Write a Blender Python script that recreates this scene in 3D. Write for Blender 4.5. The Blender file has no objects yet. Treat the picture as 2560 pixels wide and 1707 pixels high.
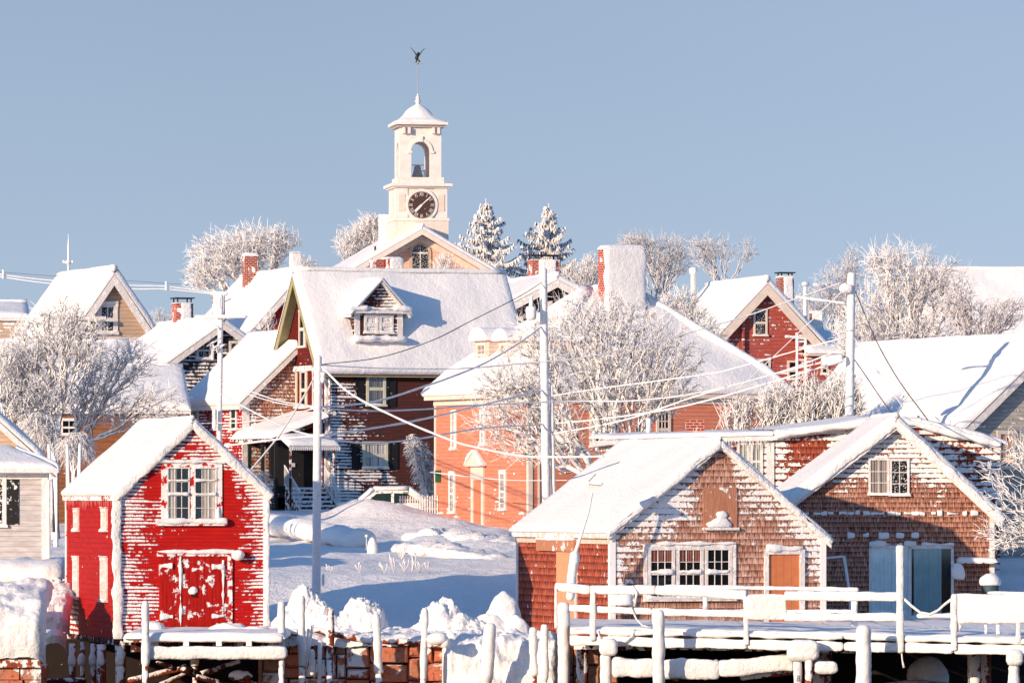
import bpy, math, random
from mathutils import Vector, Matrix, noise
R = math.radians
C = bpy.context.scene.collection
# ---------------------------------------------------------------- camera, sky, sun
F = 14200.0; HZ = 1240.0; H = 6.0            # focal length in photo pixels, horizon row, eye height (m)
sc = bpy.context.scene
cam = bpy.data.cameras.new('camera'); camo = bpy.data.objects.new('camera', cam); C.objects.link(camo)
cam.sensor_width = 36; cam.lens = F/2560*36; cam.clip_start = 1; cam.clip_end = 9000
cam.shift_y = (HZ-853.5)/2560
camo.location = (0, 0, H); camo.rotation_euler = (R(90), 0, 0)
sc.camera = camo
SUN_AZ = R(42); SUN_EL = R(14)               # azimuth measured to the left, behind the camera
w = bpy.data.worlds.new('World'); sc.world = w; w.use_nodes = True
nt = w.node_tree; bg = nt.nodes['Background']
sky = nt.nodes.new('ShaderNodeTexSky'); sky.sky_type = 'NISHITA'; sky.sun_disc = False
sky.sun_elevation = SUN_EL; sky.sun_rotation = math.pi+SUN_AZ
sky.air_density = 1.0; sky.dust_density = 0.6; sky.ozone_density = 2.5; sky.altitude = 0
# sample the sky texture a little above the true elevation (keeps the yellow horizon band out), then cool it slightly
tc = nt.nodes.new('ShaderNodeTexCoord'); ad = nt.nodes.new('ShaderNodeVectorMath'); ad.operation = 'ADD'; ad.inputs[1].default_value = (0, 0, .16)
nt.links.new(tc.outputs['Generated'], ad.inputs[0]); nt.links.new(ad.outputs[0], sky.inputs[0])
hs = nt.nodes.new('ShaderNodeHueSaturation'); hs.inputs['Saturation'].default_value = 1.0
tn = nt.nodes.new('ShaderNodeMix'); tn.data_type = 'RGBA'; tn.blend_type = 'MULTIPLY'; tn.inputs[0].default_value = 1; tn.clamp_result = False
sx = nt.nodes.new('ShaderNodeSeparateXYZ'); rp = nt.nodes.new('ShaderNodeValToRGB'); nt.links.new(tc.outputs['Generated'], sx.inputs[0]); nt.links.new(sx.outputs[2], rp.inputs[0])
rp.color_ramp.elements[0].position = .10; rp.color_ramp.elements[0].color = (1.27, .965, .87, 1)       # haze-softened low sky
rp.color_ramp.elements[1].position = .45; rp.color_ramp.elements[1].color = (1.0, 1.50, 1.85, 1)        # deep blue overhead
ns = nt.nodes.new('ShaderNodeTexNoise'); ns.inputs['Scale'].default_value = 7; ns.inputs['Detail'].default_value = 2; nt.links.new(tc.outputs['Generated'], ns.inputs['Vector'])
mr = nt.nodes.new('ShaderNodeMapRange'); mr.inputs[3].default_value = .93; mr.inputs[4].default_value = 1.07; nt.links.new(ns.outputs['Fac'], mr.inputs[0])      # thin uneven high haze
vm = nt.nodes.new('ShaderNodeVectorMath'); vm.operation = 'SCALE'; nt.links.new(rp.outputs[0], vm.inputs[0]); nt.links.new(mr.outputs[0], vm.inputs['Scale'])
nt.links.new(vm.outputs[0], tn.inputs[7])
nt.links.new(sky.outputs[0], hs.inputs['Color']); nt.links.new(hs.outputs[0], tn.inputs[6]); nt.links.new(tn.outputs[2], bg.inputs[0])
bg.inputs[1].default_value = 0.13
sl = bpy.data.lights.new('sun', 'SUN'); so = bpy.data.objects.new('sun', sl); C.objects.link(so)
sl.energy = 4.7; sl.angle = R(0.5); sl.color = (1.0, 0.775, 0.56)
SD = Vector((-math.sin(SUN_AZ)*math.cos(SUN_EL), -math.cos(SUN_AZ)*math.cos(SUN_EL), math.sin(SUN_EL)))
so.rotation_euler = SD.to_track_quat('Z', 'Y').to_euler(); so.location = (-60, -60, 40)
sc.view_settings.view_transform = 'Standard'; sc.view_settings.look = 'None'
sc.view_settings.exposure = 0.27; sc.view_settings.gamma = 1.0
sc.render.engine = 'CYCLES'
# ---------------------------------------------------------------- helpers
def P(X, Y, D): return Vector(((X-1280)/F*D, D, H+(HZ-Y)/F*D))
def nz(x, y, z=0.0): return noise.noise(Vector((x, y, z)))
class MB:
    def __init__(s): s.v = []; s.f = []; s.c = []; s.cov = 0.5
    def add(s, vs, fs, cov=None):
        b = len(s.v)
        s.v += [tuple(v) for v in vs]
        s.c += cov if cov else [s.cov]*len(vs)
        s.f += [tuple(i+b for i in f) for f in fs]
        return s
    def poly(s, *pts): return s.add(pts, [tuple(range(len(pts)))])
    def box(s, x0, x1, y0, y1, z0, z1):
        if x0 > x1: x0, x1 = x1, x0
        if y0 > y1: y0, y1 = y1, y0
        if z0 > z1: z0, z1 = z1, z0
        v = [(x, y, z) for z in (z0, z1) for y in (y0, y1) for x in (x0, x1)]
        return s.add(v, [(0,2,3,1), (4,5,7,6), (0,1,5,4), (2,6,7,3), (0,4,6,2), (1,3,7,5)])
    def prism(s, pts, d):                     # polygon extruded by vector d
        n = len(pts); d = Vector(d)
        v = [Vector(p) for p in pts] + [Vector(p)+d for p in pts]
        return s.add(v, [tuple(range(n)), tuple(range(2*n-1, n-1, -1))] +
                     [(i, i+n, (i+1) % n+n, (i+1) % n) for i in range(n)])
    def tube(s, pts, rad, n=6, cap=True, jit=0, jf=3.0, flat=1.0):
        pts = [Vector(p) for p in pts]
        if not hasattr(rad, '__len__'): rad = [rad]*len(pts)
        t0 = (pts[-1]-pts[0]).normalized()
        ref = Vector((0, 0, 1)) if abs(t0.z) < 0.9 else Vector((0, 1, 0))
        vs = []; 
        for i, p in enumerate(pts):
            a = pts[max(0, i-1)]; b = pts[min(len(pts)-1, i+1)]
            t = (b-a).normalized(); x = t.cross(ref).normalized(); y = x.cross(t)
            for k in range(n):
                an = 2*math.pi*k/n
                r = rad[i]
                q = x*math.cos(an)*r+y*math.sin(an)*r*flat
                if jit: q = q*(1+jit/max(r, .001)*nz((p.x+q.x)*jf+7, (p.y+q.y)*jf, (p.z+q.z)*jf))
                vs.append(p+q)
        fs = [(i*n+k, i*n+(k+1) % n, (i+1)*n+(k+1) % n, (i+1)*n+k) for i in range(len(pts)-1) for k in range(n)]
        if cap: fs += [tuple(range(n-1, -1, -1)), tuple((len(pts)-1)*n+k for k in range(n))]
        return s.add(vs, fs)
    def beam(s, a, b, wid, hgt, jit=0.012, n=12, step=0.12, up=(0, 0, 1), r=0.35, capr=None, taper=1.0):
        """rime-coated rounded beam from a to b"""
        a = Vector(a); b = Vector(b); L = (b-a).length; t = (b-a).normalized(); up = Vector(up)
        x = t.cross(up)
        if x.length < .1: x = t.cross(Vector((0, 1, 0)))
        x.normalize(); y = x.cross(t).normalized()
        m = max(2, int(L/step)); capr = capr if capr is not None else min(wid, hgt)*0.3
        st = [(0, .55), (capr*.35/L if L else 0, .85)]+[(capr/L+(1-2*capr/L)*i/m, 1) for i in range(m+1)]+[(1-capr*.35/L, .85), (1, .55)]
        vs = []
        for (u, k0) in st:
            c = a+(b-a)*u; tp = 1+(taper-1)*u
            for k in range(n):
                an = 2*math.pi*(k+.5)/n; ca = math.cos(an); sa = math.sin(an)
                e = r*2
                px = math.copysign(abs(ca)**e, ca)*wid/2*k0*tp; py = math.copysign(abs(sa)**e, sa)*hgt/2*k0*tp
                q = c+x*px+y*py
                o = nz(q.x*2.2+3, q.y*2.2, q.z*2.2)*jit*2+nz(q.x*9, q.y*9+5, q.z*9)*jit
                vs.append(q+(x*px+y*py).normalized()*o)
        M = len(st)
        fs = [(i*n+k, (i+1)*n+k, (i+1)*n+(k+1) % n, i*n+(k+1) % n) for i in range(M-1) for k in range(n)]
        fs += [tuple(range(n)), tuple((M-1)*n+k for k in range(n-1, -1, -1))]
        return s.add(vs, fs)
    def blob(s, c, rx, ry, rz, jit=.15, jf=1.5, nu=18, nv=10, z0=-0.3):
        c = Vector(c); vs = []; fs = []
        for j in range(nv+1):
            ph = math.asin(z0)+(math.pi/2-math.asin(z0))*j/nv
            for i in range(nu):
                an = 2*math.pi*i/nu
                d = Vector((math.cos(an)*math.cos(ph), math.sin(an)*math.cos(ph), math.sin(ph)))
                q = Vector((d.x*rx, d.y*ry, d.z*rz))
                k = 1+jit*(nz((c.x+q.x)*jf, (c.y+q.y)*jf, (c.z+q.z)*jf)+.5*nz((c.x+q.x)*jf*3, (c.y+q.y)*jf*3, (c.z+q.z)*jf*3))
                vs.append(c+q*k)
        fs = [(j*nu+i, j*nu+(i+1) % nu, (j+1)*nu+(i+1) % nu, (j+1)*nu+i) for j in range(nv) for i in range(nu)]
        fs.append(tuple(range(nu-1, -1, -1)))
        return s.add(vs, fs)
    def lathe(s, c, prof, n=16, a0=0.0):
        c = Vector(c); vs = [c+Vector((r*math.cos(a0+2*math.pi*k/n), r*math.sin(a0+2*math.pi*k/n), z)) for (r, z) in prof for k in range(n)]
        fs = [(i*n+k, i*n+(k+1) % n, (i+1)*n+(k+1) % n, (i+1)*n+k) for i in range(len(prof)-1) for k in range(n)]
        fs += [tuple(range(n-1, -1, -1)), tuple((len(prof)-1)*n+k for k in range(n))]
        return s.add(vs, fs)
    def pillow(s, q, t, rnd=(1, 1, 1, 1), r=0.22, step=0.3, jit=.05, nrm=None, jf=.9, over=0.0):
        """snow on quad q = [eave0, eave1, top1, top0]; rnd = rounded edges: bottom, right, top, left"""
        q = [Vector(p) for p in q]
        nrm = Vector(nrm) if nrm else (q[1]-q[0]).cross(q[3]-q[0]).normalized()
        if nrm.z < 0: nrm = -nrm
        Lu = max((q[1]-q[0]).length, (q[2]-q[3]).length); Lv = max((q[3]-q[0]).length, (q[2]-q[1]).length)
        def stations(L, e0, e1):
            m = max(2, int(L/step)); st = [i/m for i in range(m+1)]
            for k in (.02, .08, .25, .55): 
                if e0: st.append(r*k/L)
                if e1: st.append(1-r*k/L)
            return sorted(set(x for x in st if 0 <= x <= 1))
        us = stations(Lu, rnd[3], rnd[1]); vs_ = stations(Lv, rnd[0], rnd[2])
        def pr(d): 
            k = min(1, max(0, d/r)); return math.sqrt(max(0, 1-(1-k)**2))
        vs = []
        for v in vs_:
            for u in us:
                p = (q[0]*(1-u)+q[1]*u)*(1-v)+(q[3]*(1-u)+q[2]*u)*v
                k = 1
                if rnd[3]: k *= pr(u*Lu)
                if rnd[1]: k *= pr((1-u)*Lu)
                if rnd[0]: k *= pr(v*Lv)
                if rnd[2]: k *= pr((1-v)*Lv)
                o = t*(1+.25*nz(p.x*jf*.5, p.y*jf*.5, p.z*.5))+jit*nz(p.x*jf+11, p.y*jf, p.z*jf)+jit*.35*nz(p.x*4, p.y*4, p.z*4)
                vs.append(p+nrm*o*k)
        n = len(us)
        return s.add(vs, [(j*n+i, j*n+i+1, (j+1)*n+i+1, (j+1)*n+i) for j in range(len(vs_)-1) for i in range(n-1)])
    def build(s, name, mat, parent=None, smooth=False, loc=None):
        me = bpy.data.meshes.new(name)
        vv = s.v
        if loc is not None: vv = [(x-loc[0], y-loc[1], z-loc[2]) for x, y, z in vv]
        me.from_pydata(vv, [], s.f); me.materials.append(mat)
        a = me.attributes.new('cov', 'FLOAT', 'POINT'); a.data.foreach_set('value', s.c)
        uv = me.uv_layers.new(name='UVMap'); dat = [0.0]*(2*len(me.loops))
        for p in me.polygons:
            n = p.normal; ax = (abs(n.x)*1.02, abs(n.y)*1.05, abs(n.z)*0.8)
            k = ax.index(max(ax))
            for li in p.loop_indices:
                x, y, z = vv[me.loops[li].vertex_index]
                if k == 0: dat[2*li] = y; dat[2*li+1] = z
                elif k == 1: dat[2*li] = x; dat[2*li+1] = z
                else: dat[2*li] = x; dat[2*li+1] = y
        uv.data.foreach_set('uv', dat)
        if smooth: me.polygons.foreach_set('use_smooth', [True]*len(me.polygons))
        me.update()
        o = bpy.data.objects.new(name, me); C.objects.link(o)
        if parent: o.parent = parent
        if loc is not None: o.location = loc
        return o
def tag(o, label, cat, group=None):
    o['label'] = label; o['category'] = cat
    if group: o['group'] = group
    return o
def thing(name, label, cat, loc=(0, 0, 0), rz=0, group=None):
    o = bpy.data.objects.new(name, None); C.objects.link(o); o.empty_display_size = .3
    o.location = loc; o.rotation_euler = (0, 0, rz)
    return tag(o, label, cat, group)
# ---------------------------------------------------------------- materials
class NT:
    def __init__(s, name):
        s.m = bpy.data.materials.new(name); s.m.use_nodes = True; s.t = s.m.node_tree; s.N = s.t.nodes
        s.b = s.N['Principled BSDF']
    def new(s, k): return s.N.new(k)
    def put(s, sock, v):
        if v is None: return
        if hasattr(v, 'is_linked'): s.t.links.new(v, sock)
        elif hasattr(v, '__len__') and len(v) == 3 and len(sock.default_value) == 4: sock.default_value = (*v, 1)
        else: sock.default_value = v
    def math(s, op, a, b=None, c=None, clamp=False):
        n = s.new('ShaderNodeMath'); n.operation = op; n.use_clamp = clamp
        for i, v in enumerate((a, b, c)): s.put(n.inputs[i], v)
        return n.outputs[0]
    def mix(s, f, a, b):
        n = s.new('ShaderNodeMix'); n.data_type = 'RGBA'; s.put(n.inputs[0], f); s.put(n.inputs[6], a); s.put(n.inputs[7], b); return n.outputs[2]
    def noise(s, vec, scale, detail=2, rough=.5):
        n = s.new('ShaderNodeTexNoise'); s.put(n.inputs['Vector'], vec); n.inputs['Scale'].default_value = scale
        n.inputs['Detail'].default_value = detail; n.inputs['Roughness'].default_value = rough; return n.outputs['Fac']
    def uv(s):
        n = s.new('ShaderNodeUVMap'); x = s.new('ShaderNodeSeparateXYZ'); s.t.links.new(n.outputs[0], x.inputs[0]); return n.outputs[0], x.outputs[0], x.outputs[1]
    def obj(s): return s.new('ShaderNodeTexCoord').outputs['Object']
    def pos(s): return s.new('ShaderNodeNewGeometry').outputs['Position']
    def nrm(s): return s.new('ShaderNodeNewGeometry').outputs['Normal']
    def comb(s, x, y, z=0.0):
        n = s.new('ShaderNodeCombineXYZ'); s.put(n.inputs[0], x); s.put(n.inputs[1], y); s.put(n.inputs[2], z); return n.outputs[0]
    def attr(s, a='cov'):
        n = s.new('ShaderNodeAttribute'); n.attribute_name = a; return n.outputs['Fac']
    def step(s, v, lo, hi):
        n = s.new('ShaderNodeMapRange'); n.interpolation_type = 'SMOOTHSTEP'; s.put(n.inputs[0], v); n.inputs[1].default_value = lo; n.inputs[2].default_value = hi; return n.outputs[0]
    def bump(s, h, dist, strength=1.0):
        n = s.new('ShaderNodeBump'); n.inputs['Distance'].default_value = dist; n.inputs['Strength'].default_value = strength; s.put(n.inputs['Height'], h)
        s.t.links.new(n.outputs[0], s.b.inputs['Normal'])
    def fin(s, col, rough=.8, spec=.3):
        s.put(s.b.inputs['Base Color'], col); s.put(s.b.inputs['Roughness'], rough); s.b.inputs['Specular IOR Level'].default_value = spec
        return s.m
    def dot(s, a, v):
        n = s.new('ShaderNodeVectorMath'); n.operation = 'DOT_PRODUCT'; s.put(n.inputs[0], a); n.inputs[1].default_value = v; return n.outputs['Value']
SNOW = (0.86, 0.835, 0.81)
def mat_snow(name, bump=.03, scale=3.0, dirt=0.0, col=SNOW):
    t = NT(name); p = t.pos()
    h = t.math('ADD', t.noise(p, scale, 3, .6), t.math('MULTIPLY', t.noise(p, scale*5, 2), .35))
    t.bump(h, bump, .9)
    c = t.mix(t.step(t.noise(p, .7, 3), .3, .7), col, tuple(x*.95 for x in col))
    if dirt: c = t.mix(t.math('MULTIPLY', t.step(t.noise(p, 6, 4, .7), .56, .7), dirt), c, (.30, .17, .12))
    return t.fin(c, .75, .25)
def snowmix(t, base, cov, s, u, v, pitch, streak=1.0, fine=1.0, gap=.6, blobby=6.0):
    row = t.math('FLOOR', t.math('DIVIDE', v, pitch))
    n1 = t.noise(t.comb(t.math('MULTIPLY', u, streak), t.math('MULTIPLY', row, 3.71)), 1.3, 3, .6)
    n2 = t.noise(t.comb(u, v), blobby, 2, .6)
    n0 = t.noise(t.comb(u, v), .85, 3, .6)
    m = t.math('ADD', cov, t.math('MULTIPLY', t.math('SUBTRACT', n1, .5), 1.15))
    m = t.math('ADD', m, t.math('MULTIPLY', t.math('SUBTRACT', n0, .5), 1.3))
    m = t.math('ADD', m, t.math('MULTIPLY', t.math('SUBTRACT', n2, .5), .9*fine))
    m = t.math('SUBTRACT', m, t.math('MULTIPLY', t.math('POWER', s, 3.0), gap))
    return t.step(m, .44, .56)
def mat_clap(name, col, pitch=.105, gap=.6, streak=1.0, col2=None, fine=1.0):
    t = NT(name); vec, u, v = t.uv()
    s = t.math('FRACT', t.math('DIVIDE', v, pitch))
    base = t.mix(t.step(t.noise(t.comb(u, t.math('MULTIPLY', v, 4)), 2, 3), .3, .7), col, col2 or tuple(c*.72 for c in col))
    base = t.mix(t.math('MULTIPLY', t.step(s, .86, .93), .5), base, tuple(c*.35 for c in col))  # shadow line under each board's butt edge, painted into the base colour
    m = snowmix(t, base, t.attr(), s, u, v, pitch, streak, fine, gap)
    h = t.math('ADD', t.math('SUBTRACT', 1.0, t.math('POWER', s, 1.5)), t.math('MULTIPLY', m, t.math('ADD', .6, t.noise(t.comb(u, v), 18, 2))))
    t.bump(h, .045, .9)
    return t.fin(t.mix(m, base, SNOW), .7, .2)
def mat_shingle(name, ca, cb, cc, rh=.15, sw=.13, gap=.6, snow=True, fine=1.6):
    t = NT(name); vec, u, v = t.uv()
    rowf = t.math('DIVIDE', v, rh); row = t.math('FLOOR', rowf); s = t.math('FRACT', rowf)
    uu = t.math('ADD', t.math('DIVIDE', u, sw), t.math('MULTIPLY', row, .437))
    idc = t.math('FLOOR', uu); fx = t.math('FRACT', uu)
    wn = t.new('ShaderNodeTexWhiteNoise'); wn.noise_dimensions = '2D'; t.t.links.new(t.comb(idc, row), wn.inputs[0])
    grain = t.noise(t.comb(t.math('MULTIPLY', u, 14), t.math('MULTIPLY', v, 1.5)), 2.0, 3, .7)
    c = t.mix(wn.outputs[0], ca, cb)
    c = t.mix(t.step(t.math('ADD', grain, t.math('MULTIPLY', s, .22)), .5, .78), c, cc)
    gapx = t.math('LESS_THAN', fx, .09)
    c = t.mix(t.math('MULTIPLY', gapx, .75), c, tuple(x*.35 for x in cc))
    h = t.math('SUBTRACT', t.math('SUBTRACT', 1.0, s), t.math('MULTIPLY', gapx, .6))
    if snow:
        m = snowmix(t, c, t.attr(), s, u, v, rh, 1.2, fine, gap, 9.0)
        h = t.math('ADD', h, t.math('MULTIPLY', m, t.math('ADD', .8, t.noise(t.comb(u, v), 14, 2))))
        c = t.mix(m, c, SNOW)
    t.bump(h, .03, .9)
    return t.fin(c, .8, .15)
def mat_brick(name, col=(.34, .04, .022), snow=.4):
    t = NT(name); vec, u, v = t.uv()
    b = t.new('ShaderNodeTexBrick'); t.t.links.new(vec, b.inputs['Vector']); b.inputs['Scale'].default_value = 1
    b.inputs['Brick Width'].default_value = .21; b.inputs['Row Height'].default_value = .085; b.inputs['Mortar Size'].default_value = .014
    b.inputs['Color1'].default_value = (*col, 1); b.inputs['Color2'].default_value = (*(c*.6 for c in col), 1); b.inputs['Mortar'].default_value = (.5, .33, .27, 1)
    m = t.step(t.math('ADD', t.math('MULTIPLY', t.noise(t.pos(), 3, 3), 1.2), t.attr()), 1.08, 1.14)
    t.bump(t.math('ADD', b.outputs['Fac'], m), -.01, .6)
    return t.fin(t.mix(m, b.outputs['Color'], SNOW), .85, .1)
def mat_paint(name, col, rough=.6, snow=0.0, vary=.12, spec=.3):
    t = NT(name); p = t.pos()
    c = t.mix(t.step(t.noise(p, 4, 3), .3, .7), col, tuple(x*(1-vary) for x in col))
    if snow:
        m = t.step(t.noise(p, 5, 4, .65), 1-snow-.03, 1-snow+.03); c = t.mix(m, c, SNOW); t.bump(m, .015, .7)
    return t.fin(c, rough, spec)
def mat_wood(name, ca, cb, snow=0.0, facing=None):
    t = NT(name); o = t.pos(); x = t.new('ShaderNodeSeparateXYZ'); t.t.links.new(o, x.inputs[0])
    g = t.noise(t.comb(t.math('MULTIPLY', x.outputs[0], 12), t.math('MULTIPLY', x.outputs[1], 12), x.outputs[2]), 2.0, 4, .7)
    c = t.mix(t.step(g, .35, .65), ca, cb)
    if snow:
        m = t.step(t.math('ADD', t.noise(o, 4, 4, .6), t.math('MULTIPLY', t.dot(t.nrm(), (-.3, -.45, .5)), .25)), 1-snow-.03, 1-snow+.03)
        c = t.mix(m, c, SNOW); t.bump(t.math('ADD', m, g), .02, .7)
    else: t.bump(g, .01, .6)
    return t.fin(c, .8, .15)
def mat_bark(name, bark, lo=-.35, hi=.1, col=SNOW, wind=(-.52, -.52, .68), amt=1.0):
    t = NT(name)
    k = t.math('ADD', t.dot(t.nrm(), wind), t.math('MULTIPLY', t.math('SUBTRACT', t.noise(t.pos(), 7, 2), .5), .8))
    m = t.math('MULTIPLY', t.step(k, lo, hi), amt)
    return t.fin(t.mix(m, bark, col), .8, .1)
def mat_glass(name, col=(.006, .007, .009), speck=0.0, rough=.08):
    t = NT(name)
    c = col
    if speck: c = t.mix(t.step(t.noise(t.pos(), 22, 3, .7), 1-speck-.03, 1-speck+.03), col, SNOW)
    return t.fin(c, rough, .25)
def mat_clear(name):
    t = NT(name); tr = t.new('ShaderNodeBsdfTransparent'); gl = t.new('ShaderNodeBsdfGlossy'); gl.inputs['Roughness'].default_value = .03
    gl.inputs['Color'].default_value = (.8, .9, 1, 1)
    mx = t.new('ShaderNodeMixShader'); mx.inputs[0].default_value = .05
    t.t.links.new(tr.outputs[0], mx.inputs[1]); t.t.links.new(gl.outputs[0], mx.inputs[2])
    t.t.links.new(mx.outputs[0], t.N['Material Output'].inputs[0]); return t.m
def mat_stone(name):
    t = NT(name); p = t.pos()
    c = t.mix(t.step(t.noise(p, 1.1, 2), .35, .65), (.58, .17, .09), (.40, .22, .15))
    c = t.mix(t.step(t.noise(p, 9, 4, .7), .5, .75), c, (.16, .05, .03))
    k = t.math('ADD', t.math('MULTIPLY', t.noise(p, 1.9, 4, .6), 1.25), t.math('MULTIPLY', t.dot(t.nrm(), (-.3, -.2, .75)), .25))
    k = t.math('ADD', k, t.math('SUBTRACT', t.attr(), .5))
    m = t.step(k, .72, .82)
    t.bump(t.math('ADD', t.noise(p, 14, 4, .7), t.math('MULTIPLY', m, 1.2)), .04, .8)
    return t.fin(t.mix(m, c, SNOW), .85, .15)
SN = mat_snow('snow', .045, 2.2); SNR = mat_snow('rime_snow', .05, 8.0); SNC = mat_snow('clumpy_snow', .07, 4.0)
SNG = mat_snow('snow_ground', .10, 2.6); SND = mat_snow('snow_with_twigs', .05, 4.0, dirt=.7)
SNW = mat_snow('wood_rime', .03, 6.0, dirt=.3)
TRIM = mat_paint('white_trim', (.78, .72, .68), .6, .45)
TRIMC = mat_paint('cream_trim', (.74, .62, .52), .6, .2)
TRIMO = mat_paint('olive_trim', (.36, .33, .17), .6)
TRIMG = mat_paint('pale_green_trim', (.62, .60, .44), .6, .2)
GL = mat_glass('dark_glass'); GLS = mat_glass('frosted_dark_glass', speck=.42); CLR = mat_clear('clear_glass')
DARK = mat_paint('dark_interior', (.006, .006, .008), .9, spec=.1)
CURT = mat_paint('curtain_cloth', (.62, .56, .50), .9)
CURTB = mat_paint('blue_grey_curtain', (.70, .85, .86), .9)
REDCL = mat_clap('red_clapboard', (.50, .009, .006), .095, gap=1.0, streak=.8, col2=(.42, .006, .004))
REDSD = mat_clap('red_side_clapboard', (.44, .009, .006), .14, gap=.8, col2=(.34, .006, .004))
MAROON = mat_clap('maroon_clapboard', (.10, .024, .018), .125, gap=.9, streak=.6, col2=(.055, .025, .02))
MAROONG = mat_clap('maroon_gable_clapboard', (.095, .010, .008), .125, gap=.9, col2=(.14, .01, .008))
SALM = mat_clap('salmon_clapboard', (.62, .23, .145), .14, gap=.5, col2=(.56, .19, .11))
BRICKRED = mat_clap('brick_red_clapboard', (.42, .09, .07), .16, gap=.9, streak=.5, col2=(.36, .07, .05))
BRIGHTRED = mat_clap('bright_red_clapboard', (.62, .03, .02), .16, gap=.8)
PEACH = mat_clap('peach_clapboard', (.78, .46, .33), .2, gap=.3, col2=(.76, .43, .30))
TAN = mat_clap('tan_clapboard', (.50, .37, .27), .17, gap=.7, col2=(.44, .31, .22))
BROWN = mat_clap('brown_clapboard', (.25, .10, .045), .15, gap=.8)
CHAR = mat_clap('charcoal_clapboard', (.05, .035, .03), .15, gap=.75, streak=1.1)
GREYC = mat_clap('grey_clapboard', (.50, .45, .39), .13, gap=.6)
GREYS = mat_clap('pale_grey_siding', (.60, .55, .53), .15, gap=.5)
SHING = mat_shingle('cedar_shingle', (.74, .46, .35), (.48, .24, .16), (.17, .06, .04), rh=.17, sw=.16)
SHINGR = mat_shingle('red_cedar_shingle', (.52, .13, .075), (.36, .07, .04), (.08, .02, .012), rh=.19, sw=.15)
SHINGB = mat_shingle('brown_cedar_shingle', (.62, .32, .22), (.42, .18, .12), (.09, .03, .02), rh=.14, sw=.12)
BRICK = mat_brick('red_brick'); BRICKB = mat_brick('bright_red_brick', (.45, .03, .018))
STONE = mat_stone('granite_block')
WOOD = mat_wood('weathered_red_wood', (.38, .07, .03), (.14, .035, .02), .42)
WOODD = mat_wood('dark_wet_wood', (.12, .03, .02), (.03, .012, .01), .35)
WOODL = mat_wood('pale_pole_wood', (.34, .22, .16), (.2, .12, .08), .55)
DOORO = mat_paint('orange_door_paint', (.62, .20, .08), .6)
DOORS = mat_paint('salmon_door_paint', (.62, .20, .11), .6)
DOORR = mat_wood('red_door_planks', (.46, .010, .007), (.30, .008, .006), .315)
PLY = mat_wood('bare_plywood', (.50, .24, .15), (.40, .16, .09), .30)
BLACK = mat_paint('black_paint', (.02, .018, .018), .6, .3)
MUD = mat_paint('dark_mud', (.018, .012, .010), .9, .30)
METAL = mat_paint('grey_metal', (.35, .36, .38), .5)
BARK = mat_bark('snowy_bark', (.17, .14, .14), -.3, .28)
BARKD = mat_bark('thin_snow_bark', (.15, .11, .10), -.15, .45, (.70, .66, .66))
BARKP = mat_bark('pink_frost_bark', (.32, .23, .20), -.4, .25)
SPRUCE = mat_bark('snowy_spruce_needles', (.06, .05, .045), -.35, .30, wind=(-.45, -.45, .75))
SHRUB = mat_bark('snowy_shrub', (.06, .05, .04), -.5, .1)
# ---------------------------------------------------------------- house frame
class Fr:
    """box frame: near (front-left) corner at photo pixel X0 at distance D0, front runs right, left side recedes"""
    def __init__(s, name, label, cat, X0, Yb, D0, deg, group=None):
        s.th = R(deg); o = P(X0, Yb, D0); s.O = o; s.zb = o.z
        s.u = Vector((math.cos(s.th), math.sin(s.th), 0)); s.v = Vector((-math.sin(s.th), math.cos(s.th), 0))
        s.root = thing(name, label, cat, o, s.th, group)
    def W(s, X1): k = (X1-1280)/F; return (k*s.O.y-s.O.x)/(s.u.x-k*s.u.y)
    def L(s, X1): k = (X1-1280)/F; return (k*s.O.y-s.O.x)/(s.v.x-k*s.v.y)
    def fr(s, X, Y, c=0.0):              # -> (lx, lz) on the plane ly = c
        d = Vector(((X-1280)/F, 1, 0)); o = Vector((0, 0, 0))-Vector((s.O.x, s.O.y, 0))
        t = (c-o.dot(s.v))/d.dot(s.v); q = o+d*t
        return q.dot(s.u), H+(HZ-Y)/F*t-s.zb
    def sd(s, X, Y, c=0.0):              # -> (ly, lz) on the plane lx = c
        d = Vector(((X-1280)/F, 1, 0)); o = Vector((0, 0, 0))-Vector((s.O.x, s.O.y, 0))
        t = (c-o.dot(s.u))/d.dot(s.u); q = o+d*t
        return q.dot(s.v), H+(HZ-Y)/F*t-s.zb
def pp(pl, c, a, b, o):
    return (a, c-o, b) if pl == 'f' else (c-o, a, b)
def pbox(mb, pl, c, a0, a1, b0, b1, o0, o1):
    p = pp(pl, c, a0, b0, o0); q = pp(pl, c, a1, b1, o1)
    return mb.box(p[0], q[0], p[1], q[1], p[2], q[2])
def wallmesh(mb, pl, c, outline, cov=None, step=.35):
    """outline: top profile [(a, ztop)...] from left to right, bottom z = 0; gridded for the cov attribute"""
    xs = set(a for a, z in outline); a0 = min(xs); a1 = max(xs); m = max(2, int((a1-a0)/step))
    xs = sorted(xs | set(a0+(a1-a0)*i/m for i in range(m+1)))
    def top(a):
        for (p, z), (q, y) in zip(outline, outline[1:]):
            if p-1e-6 <= a <= q+1e-6 and q > p: return z+(y-z)*(a-p)/(q-p)
        return outline[-1][1]
    nv = max(2, int(max(z for a, z in outline)/step)); vs = []; cv = []
    for a in xs:
        for j in range(nv+1):
            z = top(a)*j/nv; vs.append(pp(pl, c, a, z, 0)); cv.append(cov(a, z) if cov else mb.cov)
    n = nv+1
    fs = [(i*n+j, (i+1)*n+j, (i+1)*n+j+1, i*n+j+1) for i in range(len(xs)-1) for j in range(nv)]
    if pl != 'f': fs = [f[::-1] for f in fs]
    mb.add(vs, fs, cv)
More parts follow.
